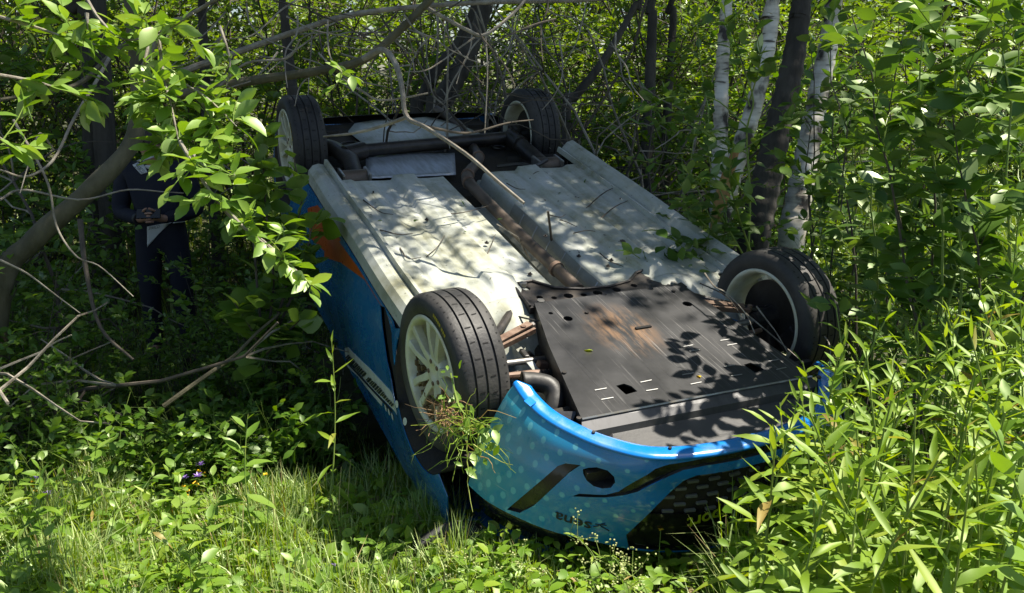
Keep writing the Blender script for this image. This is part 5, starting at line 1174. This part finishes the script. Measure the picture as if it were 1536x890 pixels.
def scatter(n, x0, x1, y0, y1, r, clump=None):
    x = r.uniform(x0, x1, n); y = r.uniform(y0, y1, n)
    if clump:
        f = .5 + .5 * np.sin(x * 5.1 + 1.3 * np.sin(y * 4)) * np.sin(y * 4.3 + 1.1 * np.sin(x * 3.7)); k = r.uniform(0, 1, n) < (1 - clump) + clump * f; x, y = x[k], y[k]
    return np.stack([x, y, ground_h(x, y) - .01], 1)
def nose_gap(P, lim=.24):
    return P[~((P[:, 0] / P[:, 1] < lim) & (P[:, 0] / P[:, 1] > -.08) & (P[:, 1] < 2.95))]
def clear_car(P):
    Q = (P - TW) @ RW; return P[~((np.abs(Q[:, 0]) < .72) & (Q[:, 1] > -.62) & (Q[:, 1] < 3.1))]
r = np.random.default_rng(77)
P = clear_car(scatter(64000, -2.7, 1.4, 2.05, 3.75, r, .65)); q_ = P[:, 0] / P[:, 1]; grass_geo(P, r.uniform(.06, .21, len(P)) * (.45 + 1.1 * (.5 + .5 * np.sin(P[:, 0] * 6.3 + 2 * np.sin(P[:, 1] * 3.1)) * np.sin(P[:, 1] * 7.7 + P[:, 0] * 2))) * np.where((q_ > -.06) & (q_ < .27), .55, 1), M['grass'], 'grass', .0034, label='short sunlit grass in front of the wreck')
P = clear_car(scatter(14000, -4.2, 2.5, 3.7, 7.0, r, .7)); grass_geo(P, r.uniform(.08, .28, len(P)), M['grass'], 'grass', .004, label='thin shaded grass under the trees')
P = scatter(42000, 1.6, 11, 6.5, 18, r, .3); grass_geo(P, r.uniform(.25, .6, len(P)), M['grass_far'], 'meadow_grass', .011, 2, label='bright sunlit meadow grass beyond the birches')
P = scatter(9000, -9, 2, 7, 16, r, .3); grass_geo(P, r.uniform(.2, .5, len(P)), M['grass_far'], 'meadow_grass', .012, 2, label='long grass under the bushes of the wood edge')
P = nose_gap(clear_car(scatter(14000, .4, 2.6, 1.4, 3.2, r, .3)), .27); grass_geo(P, r.uniform(.15, .45, len(P)), M['grass'], 'grass', .0036, label='long grass between the tall weeds')
def cover(n, x0, x1, y0, y1, leaf, hmax, label, mat, clump=.6, tm=(.6, .5, 3, .2, .2)):
    P = clear_car(scatter(n, x0, x1, y0, y1, r, clump)); P = nose_gap(P, .27) if hmax > .3 else P; n = len(P); P[:, 2] += r.uniform(.01, hmax, n); t = leaf_tmpl(*tm)
    D = np.stack([r.normal(size=n), r.normal(size=n), r.normal(size=n) * .35 + .1], 1); V, Fc = mass_leaves(P, D, np.array([0, 0, 1.]) + r.normal(size=(n, 3)) * .35, leaf * r.uniform(.35, 1.6, n) ** 1.2, (t[0], tri(t[1])))
    o = obj('ground_cover', mesh_np('ground_cover', V, Fc, mat)); tag(o, label, 'plants', kind='stuff')
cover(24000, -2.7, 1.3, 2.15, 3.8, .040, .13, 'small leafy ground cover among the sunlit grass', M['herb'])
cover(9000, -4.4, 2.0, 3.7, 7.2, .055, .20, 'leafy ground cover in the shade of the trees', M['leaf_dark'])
cover(9000, .62, 2.5, 1.5, 3.0, .05, .40, 'leafy undergrowth between the tall weed stems', M['herb'])
cover(1500, -2.9, 1.4, 2.1, 3.6, .05, .04, 'dry brown leaf litter under the grass', pmat('litter', (.20, .13, .06), .9, var=(.34, .26, .13), vscale=30), .2)
# ================================================================== THE MAN BEHIND THE THICKET
def skin_obj(name, J, Eg, Rr, mat, parent, root=0, sub=2):
    me = bpy.data.meshes.new(name); names = list(J); idx = {n: i for i, n in enumerate(names)}
    me.from_pydata([J[n] for n in names], [(idx[a], idx[b]) for a, b in Eg], []); me.update(); me.materials.append(mat)
    o = obj(name, me, parent); o.modifiers.new('skin', 'SKIN'); sv = me.skin_vertices[0].data
    for n, i in idx.items():
        r = Rr[n]; sv[i].radius = r if isinstance(r, tuple) else (r, r)
        sv[i].use_root = (i == root)
    o.modifiers['skin'].use_smooth_shade = True
    md = o.modifiers.new('sub', 'SUBSURF'); md.levels = sub; md.render_levels = sub
    return o
MP = {'skin': pmat('skin', (.42, .24, .16), .5, var=(.36, .19, .12), vscale=12), 'suit': pmat('suit', (.006, .008, .017), .8, var=(.011, .013, .026), vscale=9, bump=.5, bscale=14),
      'hair': pmat('hair', (.03, .022, .015), .6, var=(.06, .04, .025), vscale=30, bump=.5, bscale=80), 'shoe': pmat('shoe', (.012, .012, .014), .5, var=(.03, .03, .03)), 'patch': pmat('patch', (.62, .64, .64), .6, var=(.5, .52, .5)), 'phone': pmat('phone', (.01, .01, .012), .15)}
px_, py_ = -2.56, 6.25
man = empty('person', G(px_, py_), 'person in a dark navy overall with white patches looking down at a phone', 'person'); man.rotation_euler = (0, 0, math.radians(10))
J = {'pelvis': (0, 0, .96), 'spine': (0, -.01, 1.12), 'chest': (0, 0, 1.30), 'neck': (0, .0, 1.46), 'jaw': (0, -.035, 1.545), 'head': (0, -.045, 1.625), 'crown': (0, -.04, 1.70)}
Eg = [('pelvis', 'spine'), ('spine', 'chest'), ('chest', 'neck'), ('neck', 'jaw'), ('jaw', 'head'), ('head', 'crown')]
Rb = {'pelvis': (.145, .10), 'spine': (.13, .095), 'chest': (.155, .11), 'neck': .055, 'jaw': (.062, .075), 'head': (.075, .092), 'crown': (.05, .06)}
J['nose'] = (0, -.145, 1.60); Eg.append(('head', 'nose')); Rb['nose'] = .014
for s, n in ((-1, 'R'), (1, 'L')):
    J.update({'sh' + n: (s * .195, .01, 1.45), 'el' + n: (s * .27, .0, 1.13), 'wr' + n: (s * .075, -.245, 1.115), 'pa' + n: (s * .035, -.29, 1.135), 'hip' + n: (s * .095, 0, .90), 'kn' + n: (s * .115, -.02, .50), 'an' + n: (s * .125, .03, .09), 'he' + n: (s * .125, .05, .05), 'to' + n: (s * .15, -.15, .035), 'ear' + n: (s * .083, -.03, 1.61)})
    Eg += [('chest', 'sh' + n), ('sh' + n, 'el' + n), ('el' + n, 'wr' + n), ('wr' + n, 'pa' + n), ('pelvis', 'hip' + n), ('hip' + n, 'kn' + n), ('kn' + n, 'an' + n), ('an' + n, 'he' + n), ('an' + n, 'to' + n), ('head', 'ear' + n)]
    Rb.update({'sh' + n: .06, 'el' + n: .042, 'wr' + n: .027, 'pa' + n: (.036, .022), 'hip' + n: .085, 'kn' + n: .055, 'an' + n: .036, 'he' + n: .03, 'to' + n: .028, 'ear' + n: .012})
    for k in range(5):
        if k < 4:
            a = (s * (.022 - .004 * k), -.325 - .004 * (1 - abs(k - 1.4)), 1.165 - .019 * k); b = (s * -.006, -.345, 1.17 - .020 * k); c = (s * -.026, -.328 + .004 * k, 1.165 - .020 * k)
        else: a = (s * .045, -.305, 1.175); b = (s * .022, -.335, 1.195); c = (s * .004, -.345, 1.205)
        f = 'f%d%s' % (k, n); J.update({f + 'a': a, f + 'b': b, f + 'c': c}); Eg += [('pa' + n, f + 'a'), (f + 'a', f + 'b'), (f + 'b', f + 'c')]; Rb.update({f + 'a': .0095, f + 'b': .009, f + 'c': .0075})
body = skin_obj('body', J, Eg, Rb, MP['skin'], man)
keep = ['pelvis', 'spine', 'chest', 'neck'] + [p + n for n in 'RL' for p in ('sh', 'el', 'wr', 'hip', 'kn', 'an')]
Js = {k: J[k] for k in keep}; Js['neck'] = (0, .005, 1.445); Es = [e for e in Eg if e[0] in Js and e[1] in Js]
Rs = {'pelvis': (.175, .125), 'spine': (.165, .125), 'chest': (.185, .135), 'neck': .075}
for n in 'RL': Rs.update({'sh' + n: .088, 'el' + n: .066, 'wr' + n: .042, 'hip' + n: .11, 'kn' + n: .078, 'an' + n: .062})
suit = skin_obj('overall', Js, Es, Rs, MP['suit'], man)
hm = MB()
for a in range(9):
    for b in range(16):
        th = math.pi * .56 * a / 8; ph = 2 * math.pi * b / 16; rr = 1 + .03 * math.sin(ph * 5 + a)
        hm.v.append((.088 * math.sin(th) * math.cos(ph) * rr, -.030 + .106 * math.sin(th) * math.sin(ph) * rr + (.012 if math.sin(ph) > 0 else 0), 1.640 + .112 * math.cos(th) * rr + (-.05 * math.sin(th) if math.sin(ph) > .2 else 0)))
hm.f = [[a * 16 + b, a * 16 + (b + 1) % 16, (a + 1) * 16 + (b + 1) % 16, (a + 1) * 16 + b] for a in range(8) for b in range(16)]; hm.m = [0] * len(hm.f)
hm.build('hair', MP['hair'], man, smooth=True)
for s in (-1, 1):
    e_ = MB(); e_.tube([(s * .031, -.128, 1.635), (s * .031, -.136, 1.635)], [.010, .007], 8); e_.build('eye', MP['phone'], man)
    b_ = MB(); b_.tube([(s * .125, .07, .045), (s * .13, .0, .055), (s * .145, -.10, .04), (s * .15, -.18, .03)], [.060, .068, .058, .042], 10); b_.build('shoe', MP['shoe'], man, smooth=True)
mt_ = MB(); mt_.tube([(-.025, -.120, 1.555), (0, -.127, 1.553), (.025, -.120, 1.555)], .005, 6); mt_.build('mouth', pmat('lip', (.34, .12, .09), .5), man)
cl2 = MB(); ring = [(.074 * math.cos(t), .004 + .070 * math.sin(t) - (.012 if math.sin(t) < 0 else 0), 1.478 + .018 * math.sin(t)) for t in np.linspace(0, 2 * math.pi, 25)]
cl2.tube(ring, .015, 8, cap=False); cl2.build('collar', MP['patch'], man, smooth=True)
ph = MB(); ph.box((0, -.325, 1.165), (.16, .012, .078), Matrix.Rotation(-.7, 3, 'X'), .004)
pho = ph.build('phone', MP['phone']); pho.parent = None; pho.matrix_world = man.matrix_basis.copy(); tag(pho, 'black phone held in both hands of the person', 'phone')
wt = MB(); wt.lathe([(-.014, .034), (-.014, .043), (.014, .043), (.014, .034)], (0, 0, 0), seg=18, closed=True); w_ = wt.build('watch', MP['shoe'], man, smooth=True); v_ = (Vector(J['wrR']) - Vector(J['elR'])).normalized(); w_.location = Vector(J['elR']) + v_ * ((Vector(J['wrR']) - Vector(J['elR'])).length * .90); w_.rotation_euler = v_.to_track_quat('X', 'Z').to_euler()
bpy.context.view_layer.update(); dg = bpy.context.evaluated_depsgraph_get(); dg.update(); suit_e = suit.evaluated_get(dg); suit_m = man.matrix_basis.copy(); suit_i = suit_m.inverted()
def on_suit(px, py, off=.004):
    """a point of the overall seen at that photo pixel, in the man's own frame"""
    o = suit_i @ CAM; d = (suit_i.to_3x3() @ (at(px, py, 1) - CAM)).normalized(); ok, loc, nrm, _ = suit_e.ray_cast(o, d)
    if not ok: loc = o + d * 6.5; nrm = -d
    return loc + nrm * off
def suit_quad(name, q, mat, off=.005, n=7):
    q = [np.array(p, float) for p in q]; V = []
    for a in np.linspace(0, 1, n):
        for b in np.linspace(0, 1, n): p = (q[0] * (1 - a) + q[1] * a) * (1 - b) + (q[3] * (1 - a) + q[2] * a) * b; V.append(on_suit(*p, off))
    o = obj(name, mesh_np(name, V, [(i * n + j, (i + 1) * n + j, (i + 1) * n + j + 1, i * n + j + 1) for i in range(n - 1) for j in range(n - 1)], mat, smooth=True), man); o.modifiers.new('thickness', 'SOLIDIFY').thickness = .002; return o
def suit_text(txt, q, mat, off=.008):
    V, Fc, w = text_mesh(txt); q = [np.array(p, float) for p in q]; W = []
    for v in V: a = v[0] / w; b = min(max(v[1] / .72, 0), 1); p = (q[0] * (1 - a) + q[1] * a) * (1 - b) + (q[3] * (1 - a) + q[2] * a) * b; W.append(on_suit(*p, off))
    obj('lettering', mesh_np('lettering', W, Fc, mat), man)
suit_quad('shoulder_patch', ((199, 248), (213, 242), (222, 259), (212, 262)), MP['patch'])
suit_text('SPARCO', ((202, 251), (214, 261), (218, 256), (207, 246)), M['ink'])
suit_quad('pocket_patch', ((221, 340), (257, 333), (238, 351), (221, 371)), MP['patch'])
suit_text('SPARCO', ((223, 345), (239, 342), (240, 337), (224, 340)), M['ink'])
suit_quad('shoulder_piping', ((205, 241), (230, 233), (231, 236), (206, 244)), MP['patch'])
suit_quad('pocket_zip', ((259, 333), (277, 331), (277, 333), (259, 335)), MP['patch'], n=4)
suit_quad('shoulder_piping', ((275, 229), (296, 236), (296, 239), (276, 232)), MP['patch'])

# ================================================================== SMALL THINGS
# turf torn out and hanging on the near front wheel
tf = empty('turf_clump', tuple(c2w((-.90, -.18, -.10))), 'torn clump of grass and roots hanging on the near front wheel', 'grass'); TI = Vector(tf.location); rt = np.random.default_rng(9)
M['root'] = pmat('root', (.26, .15, .07), .9, var=(.42, .28, .15), vscale=40)
def carpt(px, py, x): return np.array(c2w(cx(px, py, x)))
mb = MB(); mg = MB(); c0 = carpt(670, 622, -.91); c1 = carpt(712, 655, -.90)
for k in range(90):
    p = c0 + rt.normal(size=3) * .022; mb.tube(wander(p - np.array(TI), rt.normal(size=3) + [0, -.2, -.15], rt.uniform(.04, .13), 5, rt, .9), np.linspace(.0016, .0006, 6), 3)
mb.build('roots', M['root'], tf, kind='stuff')
for k in range(75):
    p = c0 + (c1 - c0) * rt.uniform(-.1, 1.2) + rt.normal(size=3) * .03; mg.tube(wander(p - np.array(TI), rt.normal(size=3) * [1, .6, .8] + [.2, -.3, -.1], rt.uniform(.06, .2), 6, rt, .8, -.5), np.linspace(.0020, .0007, 7), 3)
mg.build('grass_blades', M['grass'], tf, kind='stuff')
ml_ = MB(); sl = MB(); bl_ = [carpt(*p) for p in ((676, 560, -.895), (683, 590, -.90), (690, 612, -.905), (706, 628, -.90), (735, 640, -.89))]
sl.tube(catmull(np.array(bl_) - np.array(TI), 14), .0028, 5); sl.build('stalk', M['stem_green'], tf)
for p in bl_ + [carpt(720, 680, -.88), carpt(700, 700, -.88), carpt(690, 650, -.90), carpt(740, 660, -.88), carpt(725, 645, -.90)]:
    for q in range(4): add_leaf(tf, 'spray', p - np.array(TI) + rt.normal(size=3) * .012, rt.normal(size=3), np.array([0, -1., 1]) + rt.normal(size=3) * .4, rt.uniform(.03, .055))
# mud flung on the near rim (stuff)
md_ = MB()
for k in range(70):
    a_ = rt.uniform(3.2, 6.0); rr = rt.uniform(.10, .20); p = Vector((-.80 - .05 + rt.normal() * .004, rr * math.cos(a_) , rr * math.sin(a_))); md_.box(p, tuple(rt.uniform(.006, .026, 3)), Matrix.Rotation(rt.uniform(0, 3), 3, 'X'))
o = md_.build('mud_lumps', pmat('mud', (.10, .065, .03), .95, var=(.18, .13, .06), vscale=30, bump=.5), car, kind='stuff')
# litter on the underside: twigs and leaves, each a thing of its own
TWL = [((545, 300), (570, 318), (590, 322)), ((640, 385), (655, 372), (668, 352)), ((668, 322), (700, 318), (735, 308)), ((730, 383), (738, 365), (743, 352)), ((600, 372), (612, 388), (632, 386)), ((870, 322), (905, 290), (938, 275)), ((890, 338), (920, 312), (945, 300)), ((795, 268), (805, 258), (822, 260)), ((840, 330), (852, 334), (866, 341)), ((822, 322), (840, 326), (848, 322)), ((760, 275), (775, 283), (788, 284)), ((950, 285), (968, 310), (985, 318)), ((1050, 425), (1090, 445), (1115, 478)), ((570, 345), (600, 352), (620, 350)), ((860, 350), (880, 346), (898, 348)), ((900, 380), (915, 392), (935, 400))]
for k, L_ in enumerate(TWL):
    P = catmull([np.array(c2w(cz(x, y, .060 + (.010 if i == 1 else .0)))) for i, (x, y) in enumerate(L_)], 8); e = MB(); e.tube(P, np.linspace(.0035 if k not in (5, 6) else .005, .0015, 8), 5)
    tag(e.build('twig', M['twig_dark']), 'thin dark twig lying across the white underbody', 'twig', 'twigs fallen on the underbody')
for k, (x, y) in enumerate(((555, 322), (566, 332), (840, 290), (862, 296), (745, 330), (690, 300), (905, 352), (628, 330), (780, 300), (930, 360), (610, 410), (700, 348), (868, 380), (880, 268), (655, 300), (815, 300))):
    V, Fc = leaf_tmpl(.5, .5, 4, .2, .3); p = c2w(cz(x, y, .072)); o = obj('fallen_leaf', mesh_np('fallen_leaf', V * rt.uniform(.022, .05), Fc, M['leaf_dark'] if k % 3 else M['twig_dark'])); o.location = p; o.rotation_euler = (rt.normal() * .3, rt.normal() * .3, rt.uniform(0, 6)); tag(o, 'small dark leaf fallen on the white underbody', 'leaf', 'leaves fallen on the underbody')
for (x, y, s, lab) in ((1051, 566, .028, 'small yellow leaf lying on the black sump guard'), (890, 526, .04, 'small green leaf lying on the mud of the sump guard')):
    V, Fc = leaf_tmpl(.6, .5, 4, .2, .2); o = obj('fallen_leaf', mesh_np('fallen_leaf', V * s, Fc, M['petal_yellow'] if 'yellow' in lab else M['leaf_weed'])); o.location = c2w(cz(x, y, GZ + .006)); o.rotation_euler = (.1, .2, rt.uniform(0, 6)); tag(o, lab, 'leaf')
# thin bare twigs leaning over the far front wheel
for k, L_ in enumerate((((1057, 410), (1072, 430), (1090, 440), (1118, 470), (1132, 500)), ((1135, 460), (1150, 480), (1165, 500), (1182, 530)), ((1205, 480), (1230, 498), (1245, 520), (1243, 560)), ((1118, 470), (1160, 505), (1200, 540), (1245, 580)))):
    e = MB(); e.tube(px_path(L_, 3.75, 3.5, 16), np.linspace(.004, .002, 16), 5); tag(e.build('bare_twig', M['twig']), 'thin bare twig leaning across the far front wheel', 'twig', 'twigs by the far front wheel')
# black plastic broken off the car
P_ = gnd(662, 846); db = empty('broken_trim', tuple(P_), 'curved piece of broken black plastic trim lying in the grass', 'debris')
V = []; n = 12
for i in range(n):
    t = i / (n - 1); x = -.11 + .24 * t; h = .035 + .05 * math.sin(math.pi * min(1, t * .9)); V += [(x, .03 * math.sin(3 * t), .01), (x + .01, -.035 + .03 * math.sin(3 * t), .02 + h * .45), (x + .02, -.015 + .03 * math.sin(3 * t), .015 + h), (x + .03, .03, .02 + h * .9)]
o = obj('shell', mesh_np('broken_trim', V, [(i * 4 + k, i * 4 + k + 1, i * 4 + k + 5, i * 4 + k + 4) for i in range(n - 1) for k in range(3)], M['black_plastic'], smooth=True), db); o.modifiers.new('thickness', 'SOLIDIFY').thickness = .004; db.rotation_euler = (0, 0, .35); db.location.z += .045
mb = MB(); mb.tube([(-.09, -.03, .055), (.0, -.03, .09), (.09, -.01, .09)], .004, 5); mb.build('rib', M['black_metal'], db)
# flowers
def flower(px, py, tx, ty, kind, label, group):
    b = gnd(px, py); d = (b - CAM).dot(FWD); t = at(tx, ty, d); e = empty('wild_flower', tuple(b), label, 'flower', group); S = np.array([np.array(t - b) * q for q in np.linspace(0, 1, 6)]); mb = MB(); mb.tube(S, np.linspace(.0022, .0012, 6), 5); mb.build('stem', M['stem_green'], e)
    for q in range(6): add_leaf(e, 'spray', S[1 + q % 4], rng.normal(size=3) + [0, 0, .3], np.array([0, 0, 1.]), .035)
    n = 9 if kind == 'cow' else 6
    for q in range(n):
        V, Fc = leaf_tmpl(.35 if kind == 'cow' else .8, .5, 3, .2, .1); a_ = 6.28 * q / n; dz = .5 if kind == 'cow' else .25
        R = frames(np.array([[math.cos(a_), math.sin(a_), dz + .5 * (q % 2)]]), np.array([[0, 0, 1.]]))[0]; o = obj('petal', mesh_np('petal', V @ R * (.026 if kind == 'cow' else .012), Fc, M['petal_purple'] if kind == 'cow' else M['petal_yellow']), e); o.location = S[-1]
    if kind == 'cow':
        for q in range(5):
            mb = MB(); p = S[-1] - np.array([0, 0, .02 + .012 * q]) + rng.normal(size=3) * .008; mb.tube([p, p + unit(rng.normal(size=3) + [0, -.5, .1]) * .018], [.002, .004], 5); mb.build('bloom', M['petal_yellow'], e)
for a in ((300, 760, 300, 698), (280, 770, 276, 718), (296, 765, 297, 715), (50, 790, 54, 718), (75, 790, 72, 742), (505, 880, 505, 850), (72, 860, 74, 806)): flower(*a, 'cow', 'purple and yellow wild flower in the sunlit grass', 'purple and yellow wild flowers')
for a in ((985, 885, 991, 795), (395, 790, 398, 712)): flower(*a, 'but', 'small yellow buttercup in front of the wreck', 'yellow buttercups')
# pale bedstraw along the bottom of the bumper
for k, (px, py, tx, ty) in enumerate(((930, 960, 845, 800), (960, 960, 900, 835), (1010, 980, 880, 870), (1000, 990, 930, 865), (700, 960, 705, 860), (760, 970, 790, 850))):
    b = gnd(px, py); d = (b - CAM).dot(FWD); t = at(tx, ty, d); e = empty('bedstraw', tuple(b), 'wispy pale flowered bedstraw below the bumper', 'herb', 'bedstraw below the bumper'); v = np.array(t - b); S = np.array([v * q + np.array([0, 0, .10 * math.sin(math.pi * q)]) for q in np.linspace(0, 1, 9)]); mb = MB(); mb.tube(S, np.linspace(.0022, .001, 9), 5); mb.build('stem', M['stem_green'], e)
    fl = MB()
    for q in range(11):
        i = 3 + q % 6; tw_ = wander(S[i], rng.normal(size=3) + [0, 0, .4], rng.uniform(.04, .09), 3, rng, .3); m2 = MB(); m2.tube(tw_, .0008, 4); m2.build('side_shoot', M['stem_green'], e)
        for z_ in range(5): p = tw_[-1] + rng.normal(size=3) * .007; fl.box(p, (.0042, .0042, .003), Matrix.Rotation(rng.uniform(0, 3), 3, 'X'))
        if q % 2: add_leaf(e, 'weed', S[i], rng.normal(size=3), np.array([0, 0, 1.]), .04)
    fl.build('florets', M['petal_white'], e, kind='stuff')
# dead grass stalks
for k, (px, py, tx, ty) in enumerate(((405, 850, 408, 708), (360, 860, 366, 750), (520, 800, 526, 690), (515, 830, 512, 700), (1330, 1000, 1250, 600), (660, 880, 664, 815), (1470, 980, 1390, 590))):
    b = gnd(px, py); d = (b - CAM).dot(FWD); t = np.array(at(tx, ty, d)); P = catmull([np.array(b), (np.array(b) + t) / 2 + rng.normal(size=3) * .01, t], 8); e = MB(); e.tube(P, np.linspace(.0026, .001, 8), 5); tag(e.build('grass_stalk', pmat('straw%d' % k, (.42, .36, .14), .7)), 'pale dry grass stalk standing above the green', 'grass', 'dry grass stalks')
